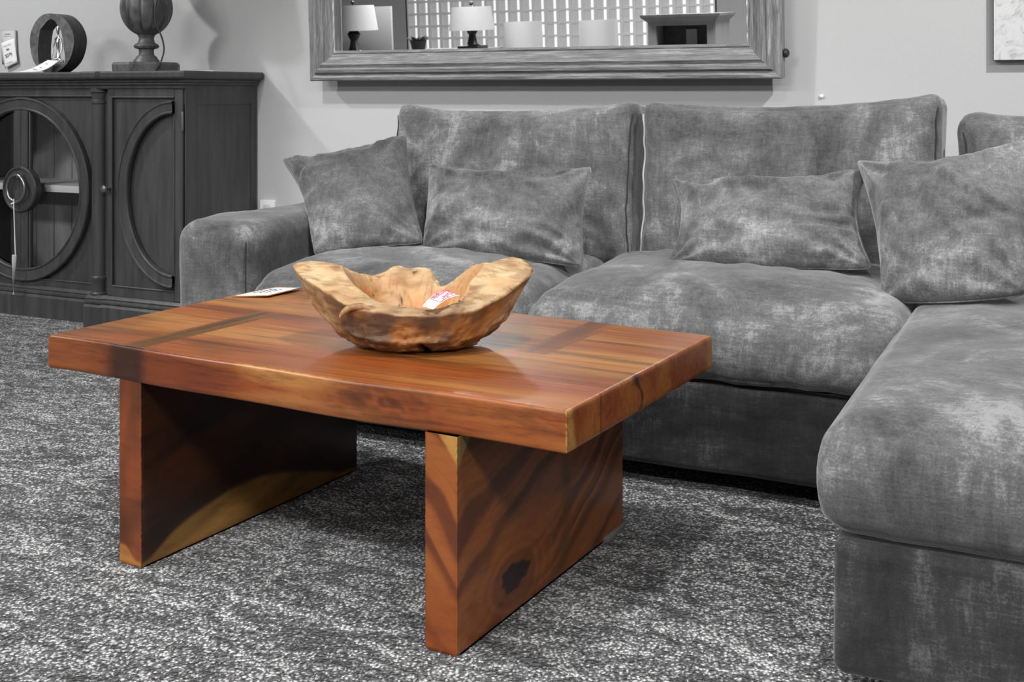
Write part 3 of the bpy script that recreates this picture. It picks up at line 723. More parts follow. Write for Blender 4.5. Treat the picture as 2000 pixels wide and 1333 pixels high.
# ================================================================== SOFA
sofa = thing('sectional_sofa', 'grey crushed velvet sectional sofa with chaise on the right', 'sofa', (-1.2, 3.0, 0))
def wob(a, sc, seed):
    return lambda p, q: p + Vector((nz(p, sc, seed), nz(p, sc, seed + 9), nz(p, sc, seed + 17))) * a
SF = 2.665  # seat front plane
# arm
softbox((-2.250, 3.14, .31), (.285, .99, .53), .065, 30, wob(.006, 5, 1)).build('armrest', M_VEL, sofa, sharp=3)
mb = MB(); mb.tube([(-2.112, SF - .022, .07), (-2.112, SF - .022, .46), (-2.114, SF - .018, .52)], .0022, 6); mb.build('arm_seam', M_SEAMDARK, sofa)
# base of seat
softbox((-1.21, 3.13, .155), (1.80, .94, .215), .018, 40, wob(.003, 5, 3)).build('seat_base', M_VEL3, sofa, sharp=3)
# back frame
softbox((-1.2, 3.60, .31), (2.36, .14, .52), .03, 30).build('back_frame', M_VEL, sofa, sharp=3)
for X, Y in ((-2.3, 2.74), (-.5, 2.78), (-2.3, 3.6), (-1.2, 3.6)):
    MB().lathe([(.022, 0), (.026, .05)], (X, Y, 0), 16).build('foot', M_BLACK, sofa)
# seat cushions
def seatfn(cr, seed, sx, sy, fb=.02):
    def f(p, q):
        e = (1 - q.x * q.x); g = (1 - q.y ** 4)
        k = max(0, q.z)
        z = p.z + cr * k * (e ** .55) * (.55 * g + .45 * (1 - q.y * q.y)) - (.018 * (abs(q.x) ** 6) * k)
        wr = nz((p.x * 1.0, p.y, p.z), 5.5, seed, 4) * .009 + nz((p.x * 3.2, p.y * 1.2, p.z * 1), 6, seed + 4, 3) * .005
        y = p.y - fb * (1 - q.z * q.z) * (1 if q.y < -.9 else 0) * (1 - q.x ** 4) * (1 if q.y < 0 else 0)
        x = p.x * (1 + .012 * (1 - q.z * q.z))
        return Vector((x + wr * .4, y + wr, z + wr * (.4 + .6 * k)))
    return f
def seam_loop(mb, xa, xb, y, z0, z1, r=.0025, amp=.002):
    pts = []
    for i in range(41): pts.append((lerp(xa, xb, i / 40), y + amp * math.sin(i * .9), z0 + amp * math.sin(i * 1.3)))
    mb.tube(pts, r, 6)
c1 = softbox((-1.665, 3.02, .355), (.875, .76, .170), .058, 34, seatfn(.055, 5, 1, 1)).build('seat_cushion', M_VEL, sofa, sharp=3)
c2 = softbox((-.768, 3.02, .360), (.925, .80, .185), .062, 34, seatfn(.060, 11, 1, 1)).build('seat_cushion', M_VEL, sofa, sharp=3)
# back cushions
def backfn(seed, top=.0, ears=.012):
    def f(p, q):
        k = (1 - q.x ** 4) * (1 - q.z ** 4)
        y = p.y - (.030 * k if q.y < 0 else -.02 * k)
        z = p.z - (.020 * (1 - q.x ** 2)) * max(0, q.z) ** 2 + ears * (abs(q.x) ** 5) * max(0, q.z)
        x = p.x - (.008 * (1 - q.z ** 2)) * q.x
        wr = nz((p.x, p.y * 2, p.z), 5, seed, 4) * .012 + nz((p.x * 2.5 + p.z, p.y, p.z * 1.0), 7, seed + 3, 3) * .005
        return Vector((x + wr * .3, y + wr, z + wr * .4))
    return f
def back_cushion(xa, xb, yf, z0, z1, th, seed, lean=.12, skew=0.0, yaw=0.0, r=.045, light_left=False):
    w = xb - xa; R = Matrix.Rotation(yaw, 3, 'Z') @ Matrix.Rotation(-lean, 3, 'X')
    cen = Vector(((xa + xb) / 2, yf + th / 2, (z0 + z1) / 2)); fn = backfn(seed)
    def g(p, q):
        v = fn(p, q); v.z += skew * v.x; return v
    o = softbox(cen, (w, th, z1 - z0), r, 34, g, R).build('back_cushion', M_VEL, sofa, sharp=3)
    # piping along the front edges, on the rounded corner
    h = (z1 - z0) / 2; pts = []
    def P(x, z, q): 
        v = g(Vector((x, -th / 2 + r * .29, z)), Vector(q)); return cen + R @ v
    for sx in (-1, 1):
        mb = MB(); pts = [P(sx * (w / 2 - r * .29 + .001), lerp(-h + r, h - r, t / 30), (sx * .99, -1, lerp(-.95, .95, t / 30))) + Vector((sx * .001, -.001, 0)) + Vector((sx * .0015, 0, 0)) * math.sin(t * 1.1) for t in range(31)]
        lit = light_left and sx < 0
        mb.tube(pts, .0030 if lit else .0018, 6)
        mb.build('piping', M_VELSEAM if lit else M_SEAMDARK, o)['label'] = 'turned seam edge painted pale as if lit' if lit else 'thin dark seam'
    return o
back_cushion(-2.02, -1.172, 3.27, .40, .905, .20, 21, .10, .012, 0)
back_cushion(-1.155, -.300, 3.27, .40, .925, .20, 31, .10, .030, 0, light_left=True)
back_cushion(-.268, .60, 3.27, .40, .895, .20, 41, .10, .0, 0, .07)
# chaise
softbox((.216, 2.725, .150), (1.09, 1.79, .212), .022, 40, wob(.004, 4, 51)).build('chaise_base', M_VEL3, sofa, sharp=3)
def chfn(p, q):
    k = max(0, q.z); cr = .050 * k * ((1 - q.x ** 2) ** .6) * ((1 - q.y ** 6))
    wr = nz(p, 4.0, 61, 4) * .010 + nz((p.x * 2, p.y * .8, p.z), 7, 64, 3) * .004
    y = p.y - .014 * (1 - q.z ** 2) * (1 if q.y < -.9 else 0)
    x = p.x - .014 * (1 - q.z ** 2) * (1 if q.x < -.9 else 0)
    return Vector((x + wr * .6, y + wr * .6, p.z + cr + wr * (.3 + .7 * k)))
softbox((.207, 2.56, .348), (1.09, 1.46, .182), .036, 44, chfn).build('chaise_cushion', M_VEL, sofa, sharp=3)
softbox((.205, 3.60, .45), (1.10, .14, .62), .03, 20).build('back_frame', M_VEL, sofa, sharp=3)
for X, Y in ((-.2, 1.95), (.65, 1.95), (-.2, 3.5), (.65, 3.5)):
    MB().lathe([(.022, 0), (.026, .05)], (X, Y, 0), 16).build('foot', M_BLACK, sofa)

# ------------------------------------------------ throw pillows: knife-edge, pinched corners
def pillow(corners, th, label, seed, conc=(.05, .05, .05, .05), mat=M_VEL2, n=56, bottom_sag=0.0, back=.6, fold=()):
    # corners: TL, TR, BR, BL ; conc: inward pull of top, right, bottom, left edges (fraction)
    TL, TR, BR, BL = [Vector(c) for c in corners]
    cen = (TL + TR + BR + BL) / 4
    nr = ((TR - TL) + (BR - BL)).cross((TL - BL) + (TR - BR)).normalized()
    if nr.y > 0: nr = -nr
    P = bpy.data.objects.new('p', None)
    def edge(u, v):  # u,v in -1..1 ; v=1 top
        q_ = 1 - .035 * (u * u * v * v) ** 5; u *= q_; v *= q_; a = (u + 1) / 2; b = (v + 1) / 2
        p = (BL.lerp(BR, a)).lerp(TL.lerp(TR, a), b)
        hu = ((BR - BL) + (TR - TL)) / 4; hv = ((TL - BL) + (TR - BR)) / 4
        ct, cr_, cb, cl = conc
        bu = (1 - u * u); bv = (1 - v * v)
        p = p - hv * 2 * (ct * max(0, v) ** 3 * bu) + hv * 2 * (cb * max(0, -v) ** 3 * bu)
        p = p - hu * 2 * (cr_ * max(0, u) ** 3 * bv) + hu * 2 * (cl * max(0, -u) ** 3 * bv)
        return p
    def sp(t): return math.sin(t * PI / 2)   # denser near edges
    def T(u, v):
        a = max(0, 1 - u * u); b = max(0, 1 - v * v)
        return (a ** .42) * (b ** .42)
    mb = MB()
    for side in (1, -back):
        def f(U, W, side=side):
            u = sp(U * 2 - 1); v = sp(W * 2 - 1); p = edge(u, v); t = T(u, v)
            wr = 0
            # wrinkles radiating from corners
            for (cu, cv) in ((-1, 1), (1, 1), (1, -1), (-1, -1)):
                du, dv = u - cu, v - cv; r = math.hypot(du, dv); an = math.atan2(dv, du)
                wr += .010 * math.exp(-(r / .75) ** 2) * math.sin(an * 11 + seed + cu * 2 + cv) * sstep(0, .25, r)
            for (fu, fv, fa, fl, fw, fh) in fold:
                du, dv = u - fu, v - fv; s_ = du * math.cos(fa) + dv * math.sin(fa); w_ = -du * math.sin(fa) + dv * math.cos(fa) + .25 * s_ * s_
                wr += fh * math.exp(-(s_ / fl) ** 2) * (math.exp(-(w_ / fw) ** 2) - .8 * math.exp(-((w_ - fw * 1.6) / fw) ** 2))
            wr += nz((u * 1.3, v * 1.3, seed), 1.6, seed, 4) * .018 + nz((u * 3, v * 2.2, seed), 1.5, seed + 5, 3) * .006
            return p + nr * (side * th / 2 * t + wr * min(1, t * 1.6) * (1 if side > 0 else -.5))
        mb.grid(n, n, f, flip=side < 0)
    bpy.data.objects.remove(P)
    base = (BL + BR) / 2
    o = mb.build('throw_pillow', mat, None, True, loc=(cen.x, cen.y, min(BL.z, BR.z)), sharp=3, weld=.0006)
    tag(o, label, 'pillow', 'velvet throw pillows on the sofa')
    # edge seam as a part
    pts = []
    for i in range(80): pts.append(edge(-1 + i / 40, 1))
    for i in range(80): pts.append(edge(1, 1 - i / 40))
    for i in range(80): pts.append(edge(1 - i / 40, -1))
    for i in range(80): pts.append(edge(-1, -1 + i / 40))
    s = MB().tube(pts, .0022, 6, True).build('seam', mat, o)
    return o
Yp = 3.05
pillow([at_y(547, 309, 3.16), at_y(794, 259, 3.20), at_y(829, 476, 2.98), at_y(612, 500, 2.90)], .19, 'square grey velvet pillow leaning on the left armrest', 1.3,
       (.14, .04, .02, .09), fold=((-.75, .25, .35, .5, .10, .018), (-.85, -.2, .3, .4, .08, .014), (.2, .7, 1.9, .3, .09, .008)))
pillow([at_y(838, 316, 3.14), at_y(1159, 323, 3.14), at_y(1143, 524, 2.96), at_y(824, 488, 2.96)], .16, 'lumbar grey velvet pillow against the left back cushion', 4.1,
       (.17, .04, .02, .02), fold=((.75, -.75, -.4, .35, .07, .016), (.6, -.45, -.2, .4, .10, .010)))
pillow([at_y(1307, 347, 3.12), at_y(1700, 326, 3.12), at_y(1708, 528, 2.93), at_y(1300, 522, 2.93)], .17, 'lumbar grey velvet pillow against the middle back cushion', 7.7,
       (.19, .07, .01, .08), fold=((.8, -.2, .1, .4, .06, .012), (.75, -.45, -.2, .35, .06, .012), (-.2, -.1, .6, .5, .2, .010)))
pillow([at_y(1669, 310, 3.10), at_y(2030, 262, 3.02), at_y(2012, 576, 2.78), at_y(1722, 590, 2.86)], .20, 'large square grey velvet pillow in the corner by the chaise', 9.2,
       (.14, .02, -.02, .06), fold=((.5, .1, 2.6, .7, .08, .012), (.6, -.3, .15, .5, .06, .014), (.5, -.1, 2.7, .6, .06, .010)))

# ================================================================== COFFEE TABLE
A = Vector((-1.928, 1.762, 0)); B = Vector((-.719, 1.698, 0)); C = Vector((-.670, 2.361, 0)); D = Vector((-1.872, 2.479, 0))
ZT, TK = .440, .0690
tb = thing('coffee_table', 'thick slab coffee table of reddish brown figured wood', 'table', ((A + B + C + D) / 4))
L_ORANGE = srgb(196, 108, 46)[:3]; L_RED = srgb(170, 78, 32)[:3]; L_TAN = srgb(214, 142, 78)[:3]; L_DK = srgb(84, 40, 20)[:3]; L_OLV = srgb(96, 62, 28)[:3]; L_MID = srgb(182, 96, 44)[:3]; L_SAP = srgb(222, 150, 74)[:3]; L_BLK = srgb(48, 24, 14)[:3]
def tone(c, k, wm=(1, 1, 1)): return tuple(c[i] * k * wm[i] for i in range(3))
_W = (.88, 1.03, 1.02)
L_ORANGE, L_RED, L_TAN, L_DK, L_OLV, L_MID, L_SAP, L_BLK = [tone(c, .64, _W) for c in (L_ORANGE, L_RED, L_TAN, L_DK, L_OLV, L_MID, L_SAP, L_BLK)]
def tpos(u, v, z):
    # u along length 0..1, v depth 0..1 ; live wavy edges
    fr_ = .005 * math.sin(u * 7 + 1) + .003 * math.sin(u * 17); p = A.lerp(B, u).lerp(D.lerp(C, u), v)
    p = p + Vector((0, fr_ * (1 - v) ** 2, 0)); p.z = z; return p
def in_inlay(u, v):
    # left: front half, right: rear half
    a = .17 <= u <= .222 and v < .60
    b = .765 <= u <= .822 and v > .50
    return a, b
def col_top(u, v):
    x = u * 1.21; y = v * .7
    g = nz((x * .9, y * 9, 1), 1.0, 3, 4); g2 = nz((x * 2.2, y * 30, 2), 1.0, 8, 3)
    c = mixc(L_ORANGE, L_TAN, .35 + .9 * g + .2 * g2)
    c = mixc(c, L_RED, sstep(.1, .5, -g + .15) * .55)
    c = mixc(c, L_DK, sstep(.12, .5, nz((x * .8, y * 22, 5), 1.0, 12, 5)) * .5)
    c = mixc(c, L_DK, sstep(.10, .4, nz((x * 1.4, y * 75, 7), 1.0, 19, 4)) * .28)
    c = mixc(c, L_OLV, sstep(.16, .5, nz((x * 2.4, y * 3, 9), 1.0, 21, 3)) * .35)
    # swirling figure at the back left
    sw = math.exp(-((u - .34) / .20) ** 2 - ((v - .92) / .22) ** 2)
    ph = math.hypot((u - .30) * 1.5, (v - 1.15) * .7) * 90 + nz((x * 5, y * 5, 0), 1, 33, 3) * 7
    c = mixc(c, L_DK, sw * (.5 + .5 * math.sin(ph)) * .55)
    # redder band and dark streak along the front
    d = v - .16 - .05 * math.sin(u * 3) ; c = mixc(c, L_RED, math.exp(-(d / .10) ** 2) * sstep(.3, .55, u) * .65)
    c = mixc(c, L_DK, math.exp(-((v - .27 - .07 * (u - .5)) / .022) ** 2) * sstep(.42, .6, u) * (1 - sstep(.72, .82, u)) * .6)
    a, b = in_inlay(u, v)
    if a: c = mixc(L_OLV, L_ORANGE, .35 + .5 * nz((x * 30, y * 2, 3), 1, 4, 3) - .1)
    if b: c = mixc(L_DK, L_ORANGE, .36 + .5 * nz((x * 30, y * 2, 3), 1, 7, 3))
    return c
def col_front(u, w):   # long front edge: w 0 bottom .. 1 top
    x = u * 1.21; z = w * .07
    g = nz((x * 3.2, z * 26, 1), 1.0, 41, 4)
    c = mixc(L_RED, L_ORANGE, .45 + .8 * g); c = mixc(c, L_DK, sstep(.1, .4, nz((x * 6, z * 40, 4), 1, 43, 4)) * .35)
    lft = 1 - sstep(.36, .47, u + .01 * g)
    c = mixc(c, tone(srgb(112, 48, 22)[:3], .7), lft * .75)
    c = mixc(c, L_MID, (1 - sstep(.03, .15, u)) * .45)
    c = mixc(c, L_BLK, sstep(.125, .165, u) * (1 - sstep(.215, .245, u)) * .85)
    c = mixc(c, L_TAN, sstep(.42, .47, u) * (1 - sstep(.62, .75, u)) * (.40 + .5 * g))
    # knotty swirl toward the right
    dx, dz = (x - .86), (z - .040) * 3; r = math.hypot(dx * 1.0, dz)
    c = mixc(c, L_DK, math.exp(-(r / .10) ** 2) * (.5 + .5 * math.sin(r * 110 + nz((x * 20, z * 60, 0), 1, 3, 3) * 5)) * .8)
    c = mixc(c, L_DK, math.exp(-(((x - .80) / .03) ** 2 + ((z - .038) / .014) ** 2)) * .6)
    return c
def col_end(v, w):   # right end grain: vertical bands
    g = nz((v * 9, w * .7, 1), 1.0, 51, 4)
    c = mixc(L_ORANGE, L_RED, .5 + 1.1 * g)
    c = mixc(c, L_SAP, 1 - sstep(.035, .06, v + .02 * w)); c = mixc(c, L_SAP, sstep(.95, .975, v) * .6)
    c = mixc(c, L_BLK, .8 * math.exp(-((v - .19) / .004) ** 2))
    cr = .44 + .018 * math.sin(w * 5) - .012 * w; wd = .007 + .010 * (w > .55) * sstep(.55, .9, w)
    c = mixc(c, L_BLK, .9 * math.exp(-((v - cr) / wd) ** 2))
    return c
mb = MB(); NU, NV = 300, 170
bvz = .004
def rt(u, w): # inset helper for the softened arris on the top
    return tpos(lerp(.0025, .9975, u), lerp(.005, .995, w), ZT)
mb.grid(NU, NV, rt, colf=lambda u, w, p: col_top(u, w))
def side_grid(fn, colfn, n):
    prof_ = [(0, ZT, 1.0), (.45, ZT - .0012, .98), (.85, ZT - .0035, .96), (1, ZT - .006, .93)] + [(1, ZT - .006 - (TK - .010) * i / 10, .93 * (1 - i / 10)) for i in range(1, 11)] + [(.5, ZT - TK + .001, 0), (0, ZT - TK, 0)]
    mb.grid(n, len(prof_) - 1, lambda s_, w: fn(s_, *prof_[round(w * (len(prof_) - 1))][:2]), colf=lambda s_, w, p: colfn(s_, prof_[round(w * (len(prof_) - 1))][2]))
def e2(a, b, k): return lerp(a, b, k)
side_grid(lambda s_, k, z: tpos(lerp(lerp(.0025, .9975, s_), s_, k), e2(.005, 0, k), z), col_front, 300)
side_grid(lambda s_, k, z: tpos(e2(.9975, 1, k), lerp(lerp(.005, .995, s_), s_, k), z), col_end, 170)
side_grid(lambda s_, k, z: tpos(lerp(lerp(.0025, .9975, s_), s_, k), e2(.995, 1, k), z), lambda a, b: mixc(L_RED, L_ORANGE, .5), 100)
side_grid(lambda s_, k, z: tpos(e2(.0025, 0, k), lerp(lerp(.005, .995, s_), s_, k), z), lambda a, b: mixc(L_RED, L_ORANGE, .5), 60)
mb.grid(20, 12, lambda u, w: tpos(lerp(.0025, .9975, u), lerp(.005, .995, w), ZT - TK), colf=lambda u, w, p: L_RED + (1,))
mb.build('tabletop', M_TOP, tb, sharp=1.2, weld=.0002)

def leg(P0_, P1_, P2_, P3_, colo, name='leg'):
    # P0 front-left, P1 front-right, P2 back-right, P3 back-left at floor ; colo(face,a,h)
    zt = ZT - TK + .0005; mb = MB(); r = .006
    Ps = [Vector(p) for p in (P0_, P1_, P2_, P3_)]
    faces = [('front', 0, 1, 26), ('right', 1, 2, 190), ('back', 2, 3, 10), ('left', 3, 0, 190)]
    cen = sum(Ps, Vector()) / 4
    for nm, i, j, n in faces:
        def f(u, w, i=i, j=j):
            p = Ps[i].lerp(Ps[j], u); z = lerp(.0, zt, w)
            k = 0
            if z < .010: k = .005 * (1 - math.sqrt(max(0, 1 - ((.010 - z) / .010) ** 2))) 
            d = (p - cen); p = Vector((p.x - (k * (1 if d.x > 0 else -1)) * (1 if nm != 'x' else 0), p.y - k * .6 * (1 if d.y > 0 else -1), z)); return p
        mb.grid(n, 100, f, colf=lambda u, w, p, nm=nm: colo(nm, u, w))
    mb.grid(4, 8, lambda u, w: Vector((*(Ps[0].lerp(Ps[1], u).lerp(Ps[3].lerp(Ps[2], u), w)).xy.lerp(cen.xy, .04), 0)), colf=lambda u, w, p: L_DK + (1,))
    return mb.build(name, M_LEG, tb, sharp=.5, weld=.0001)
def bandcol(t, seed, lo=L_DK, hi=L_ORANGE, k=1.0):
    # t band coordinate in units; sharp dark figure streaks
    f = nz((t, seed, 0), 1.0, seed, 4); g = nz((t * 4.3, seed, 3), 1.0, seed + 7, 3)
    c = mixc(L_MID, hi, .5 + .9 * g); return mixc(c, lo, sstep(.02, .34, f) * k)
def colR(face, u, w):
    h = w * .37
    if face == 'right':   # outer face, u 0 front .. 1 back (0.70 m)
        y = u * .70
        kx, kz = .205, .068
        dx, dz = y - kx, h - kz; r = math.hypot(dx * .55, dz)
        # diagonal bands rising to the back, bending round the knot
        t = (h - y * .85) + .055 * math.exp(-(r / .12) ** 2) * (1 if dz < dx else -1) * 0
        wp = nz((y * 4, h * 4, 0), 1.0, 66, 3) * .035
        dome = math.exp(-(r / .085) ** 2)
        band = (h - y * .36 - .10 * y * y + wp)
        rg = r + wp * .5
        c = bandcol(band * 22 + 3.1, 5.5, L_DK, L_ORANGE, 1.0)
        c = mixc(c, L_DK, sstep(.05, .3, nz((band * 75, y * 2, 1), 1, 5, 3)) * .45)
        c = mixc(c, L_OLV, sstep(.0, .3, nz((band * 11, 2, 1), 1, 14, 3)) * .35)
        cR = mixc(bandcol(rg * 30 + 1.2, 8.5, L_DK, L_ORANGE, .6), L_DK, (.5 + .5 * math.sin(rg * 330)) * .35)
        c = mixc(c, cR, dome * 1.1)
        # long dark trough descending right of the knot
        tr_ = y - (.40 + .10 * (h - .1)) - .02 * math.sin(h * 14); c = mixc(c, L_OLV, math.exp(-(tr_ / .022) ** 2) * (1 - sstep(.20, .32, h)) * .75)
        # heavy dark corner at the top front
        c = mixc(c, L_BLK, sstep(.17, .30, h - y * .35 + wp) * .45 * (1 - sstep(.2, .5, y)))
        c = mixc(c, L_RED, .28)
        # sap triangle
        c = mixc(c, tone(srgb(150, 118, 66)[:3], .6), 1 - sstep(.0, .012, (y * 1.1 + (.37 - h)) - .050))
        # knot
        an = math.atan2(dz * 2.2, dx); rk = .052 + .006 * math.sin(an * 3 + 1) + .004 * math.sin(an * 8)
        c = mixc(c, L_BLK, 1 - sstep(rk - .002, rk + .003, math.hypot(dx, dz * 2.2)))
        return mixc(c, (0, 0, 0), 0.0)
    if face == 'front':   # mirror the bands so they meet in a chevron at the corner
        y = (1 - u) * .063; wp = nz((y * 4, h * 4, 0), 1.0, 66, 3) * .035
        band = (h - y * 1.15 + wp)
        c = bandcol(band * 22 + 3.1, 5.5, L_DK, L_ORANGE, .9); c = mixc(c, L_RED, .3)
        c = mixc(c, L_RED, sstep(.2, .05, h) if False else (1 - sstep(.05, .17, h)) * .7)
        c = mixc(c, L_SAP, 1 - sstep(.0, .010, (y * 1.3 + (.37 - h)) - .042))
        return c
    return mixc(L_DK, L_RED, .4)
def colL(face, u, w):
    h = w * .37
    if face == 'right':   # inner face under the top, its shade put into dark colours
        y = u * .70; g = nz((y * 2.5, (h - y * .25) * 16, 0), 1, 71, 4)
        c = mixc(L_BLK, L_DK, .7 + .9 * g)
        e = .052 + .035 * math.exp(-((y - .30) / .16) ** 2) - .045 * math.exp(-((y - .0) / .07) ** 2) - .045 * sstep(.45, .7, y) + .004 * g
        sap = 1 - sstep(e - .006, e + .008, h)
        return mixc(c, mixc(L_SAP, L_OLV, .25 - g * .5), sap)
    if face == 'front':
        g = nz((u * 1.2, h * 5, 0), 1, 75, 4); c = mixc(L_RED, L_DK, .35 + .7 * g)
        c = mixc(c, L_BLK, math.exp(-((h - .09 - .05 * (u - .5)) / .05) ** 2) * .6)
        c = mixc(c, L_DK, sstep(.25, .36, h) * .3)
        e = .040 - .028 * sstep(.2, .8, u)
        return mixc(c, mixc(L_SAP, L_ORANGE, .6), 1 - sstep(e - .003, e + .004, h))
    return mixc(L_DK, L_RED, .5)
def fy(px, z=0): return None
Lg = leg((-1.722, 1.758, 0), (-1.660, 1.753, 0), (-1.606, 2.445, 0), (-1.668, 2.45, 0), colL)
Rg = leg((-.985, 1.710, 0), (-.921, 1.706, 0), (-.873, 2.375, 0), (-.937, 2.38, 0), colR)
pd = MB(); pd.box(-.925, -.868, 2.28, 2.385, 0.0, .010, .002); pd.build('glide_pad', M_PAD, Rg)

# tag on the table corner
TG = thing('price_tag', 'white bordered price tag lying on the far left corner of the table', 'tag', at_z(525, 572, ZT))
tc = [at_z(452, 581, ZT), at_z(523, 582.5, ZT), at_z(592, 568, ZT), at_z(540, 562, ZT)]
for c in tc: c.z = ZT + .0016
tc[2].z += .006; tc[1].z += .004
cm = sum(tc, Vector()) / 4
sheet(tc, 3, 3, M_BORDER, TG, 'tag_card', None, .0012)
ins = [a.lerp(cm, .10) + Vector((0, 0, .0010)) for a in tc]; sheet(ins, 3, 3, M_PAPER, TG, 'tag_face', None, .0004)
mb = MB(); rr = random.Random(5)
for i in range(3):
    for j in range(5):
        p = ins[0].lerp(ins[1], .25 + .2 * i).lerp(ins[3].lerp(ins[2], .25 + .2 * i), .28 + .1 * j + .02 * rr.random()); p.z += .0007
        w_ = .004 + .003 * rr.random(); MB().box(p.x - w_, p.x + w_, p.y - .0016, p.y + .0016, p.z - .0002, p.z + .0003).build('ink_mark', M_INK, TG, False)

# ================================================================== BOWL
BZ = 2.345
def bl(px, py, y):   # local bowl coordinates -> (x, y, z above table)
    Z = BZ + y; return Vector(((px - 1000) / F * Z - (808 - 1000) / F * BZ, y, (HC - (py - HOR) / F * Z) - ZT))
inner = [(0, 945, 514, 0), (30, 908, 530, .065), (58, 868, 563, .105), (72, 852, 552, .125), (84, 838, 532, .135), (100, 800, 531, .135), (115, 772, 527, .13), (135, 735, 545, .115), (160, 697, 541, .06),
         (180, 668, 520, 0), (205, 692, 556, -.05), (230, 737, 588, -.095), (255, 790, 600, -.125), (280, 848, 604, -.125), (305, 898, 586, -.10), (332, 922, 548, -.055)]
outerP = [(0, 1041, 522, 0), (30, 985, 507, .06), (58, 880, 566, .135), (72, 858, 553, .15), (84, 836, 529, .155), (100, 800, 528, .158), (115, 770, 524, .152), (135, 720, 543, .135), (160, 640, 513, .075),
          (180, 574, 516, 0), (205, 603, 548, -.06), (230, 690, 600, -.13), (255, 780, 614, -.150), (280, 850, 617, -.150), (305, 935, 603, -.125), (332, 1010, 560, -.07)]
def tab(T):
    return [(math.radians(a), bl(px, py, y)) for a, px, py, y in T]
TI, TO = tab(inner), tab(outerP)
def interp(T, t):
    t %= 2 * PI; n = len(T)
    for i in range(n):
        a = T[i][0]; b = T[(i + 1) % n][0] + (2 * PI if i == n - 1 else 0); tt = t + (2 * PI if (i == n - 1 and t < a) else 0)
        if a <= tt <= b:
            s = (tt - a) / (b - a); p0, p1, p2, p3 = T[(i - 1) % n][1], T[i][1], T[(i + 1) % n][1], T[(i + 2) % n][1]
            return .5 * ((2 * p1) + (p2 - p0) * s + (2 * p0 - 5 * p1 + 4 * p2 - p3) * s * s + (3 * p1 - p0 - 3 * p2 + p3) * s ** 3)
    return T[0][1]
boc = at_z(808, 600, ZT); cpos = CAM + Vector((CT * ((808 - 1000) / F * BZ) - ST * BZ, ST * ((808 - 1000) / F * BZ) + CT * BZ, 0)); cpos.z = ZT + .0
BXa = Vector((CT, ST, 0)); BYa = Vector((-ST, CT, 0))
def b2w(p): return cpos + BXa * p.x + BYa * p.y + Vector((0, 0, p.z))
TAN = srgb(226, 180, 124)[:3]; CREAM = srgb(236, 204, 156)[:3]; AMB = srgb(216, 142, 72)[:3]; BRN = srgb(140, 86, 46)[:3]; GRYB = srgb(112, 84, 66)[:3]; DKB = srgb(60, 36, 24)[:3]
TAN, CREAM, AMB, BRN, GRYB, DKB = [tone(c, k) for c, k in ((TAN, .60), (CREAM, .60), (AMB, .60), (BRN, .60), (GRYB, .62), (DKB, .5))]
NB = 360
prof_all = []   # (kind, s)
for i in range(0, 31): prof_all.append(('o', i / 30))      # outer base->rim
for i in range(1, 14): prof_all.append(('t', i / 14))       # across the rim
for i in range(0, 23): prof_all.append(('i', 1 - i / 22))  # inner rim->centre
def bowlpt(u, w):
    kind, s = prof_all[round(w * (len(prof_all) - 1))]; t = u * 2 * PI
    I = interp(TI, t); O = interp(TO, t); tc_ = Vector((math.cos(t), math.sin(t), 0))
    if kind == 'o':
        base = Vector((.085 * math.cos(t) + .005, .060 * math.sin(t) - .020, 0.0)); k = s ** 1.0
        # curve: fast outward then up
        h = k ** 1.7; r = k ** .80
        p = Vector((lerp(base.x, O.x, r), lerp(base.y, O.y, r), O.z * h))
        ang = nz((math.cos(t) * 1.5, math.sin(t) * 1.5, s * 2), 2.2, 6, 4)
        p += tc_ * (ang * .011 * math.sin(PI * min(1, s + .15)))
        if s == 0: p.z = 0
        # crease belt on the front
        front = sstep(.2, .8, -math.sin(t)); p += tc_ * (.011 * front * math.exp(-((s - .52) / .10) ** 2))
        # crack low at the front
        x = p.x; p += tc_ * (-.030 * math.exp(-((p.x - .030 - .006 * math.sin(s * 9)) / .0045) ** 2) * (1 if math.sin(t) < 0 else 0) * (1 - sstep(.38, .55, s)))
    elif kind == 't':
        p = O.lerp(I, s); wd = (O - I).length
        p.z += .006 * math.sin(PI * s) * (1 if wd < .06 else .4) + nz((p.x * 3, p.y * 3, 0), 6, 2, 3) * .004
    else:
        p = Vector((I.x * (s ** .75), I.y * (s ** .75), lerp(.022, I.z, s ** 2.0)))
        p += Vector((0, 0, nz((p.x, p.y, 0), 16, 9, 3) * .004 * s * (1 - s) * 4))
        p -= tc_ * .0
    p += Vector((nz(p, 22, 1), nz(p, 22, 5), nz(p, 22, 8) if not (kind == 'o' and s < .1) else 0)) * .0022
    if kind != 'i':   # carved facets and weather creases running along the grain
        rg = 1 - min(1, abs(nz((p.x * 1.0, p.y * 1.6, p.z * 3.2), 9, 31, 3)) * 3.2); w_ = math.sin(PI * min(1, s)) if kind == 'o' else 1
        p -= Vector((p.x * .25, p.y, .02)).normalized() * (.0055 * rg ** 3 * w_)
        rf = nz((p.x * 1.5, p.y * 3, p.z * 8), 16, 44, 3); p += Vector((0, -.0022 * rf, .0022 * rf)) * w_
    if p.z < 0: p.z = 0
    return p
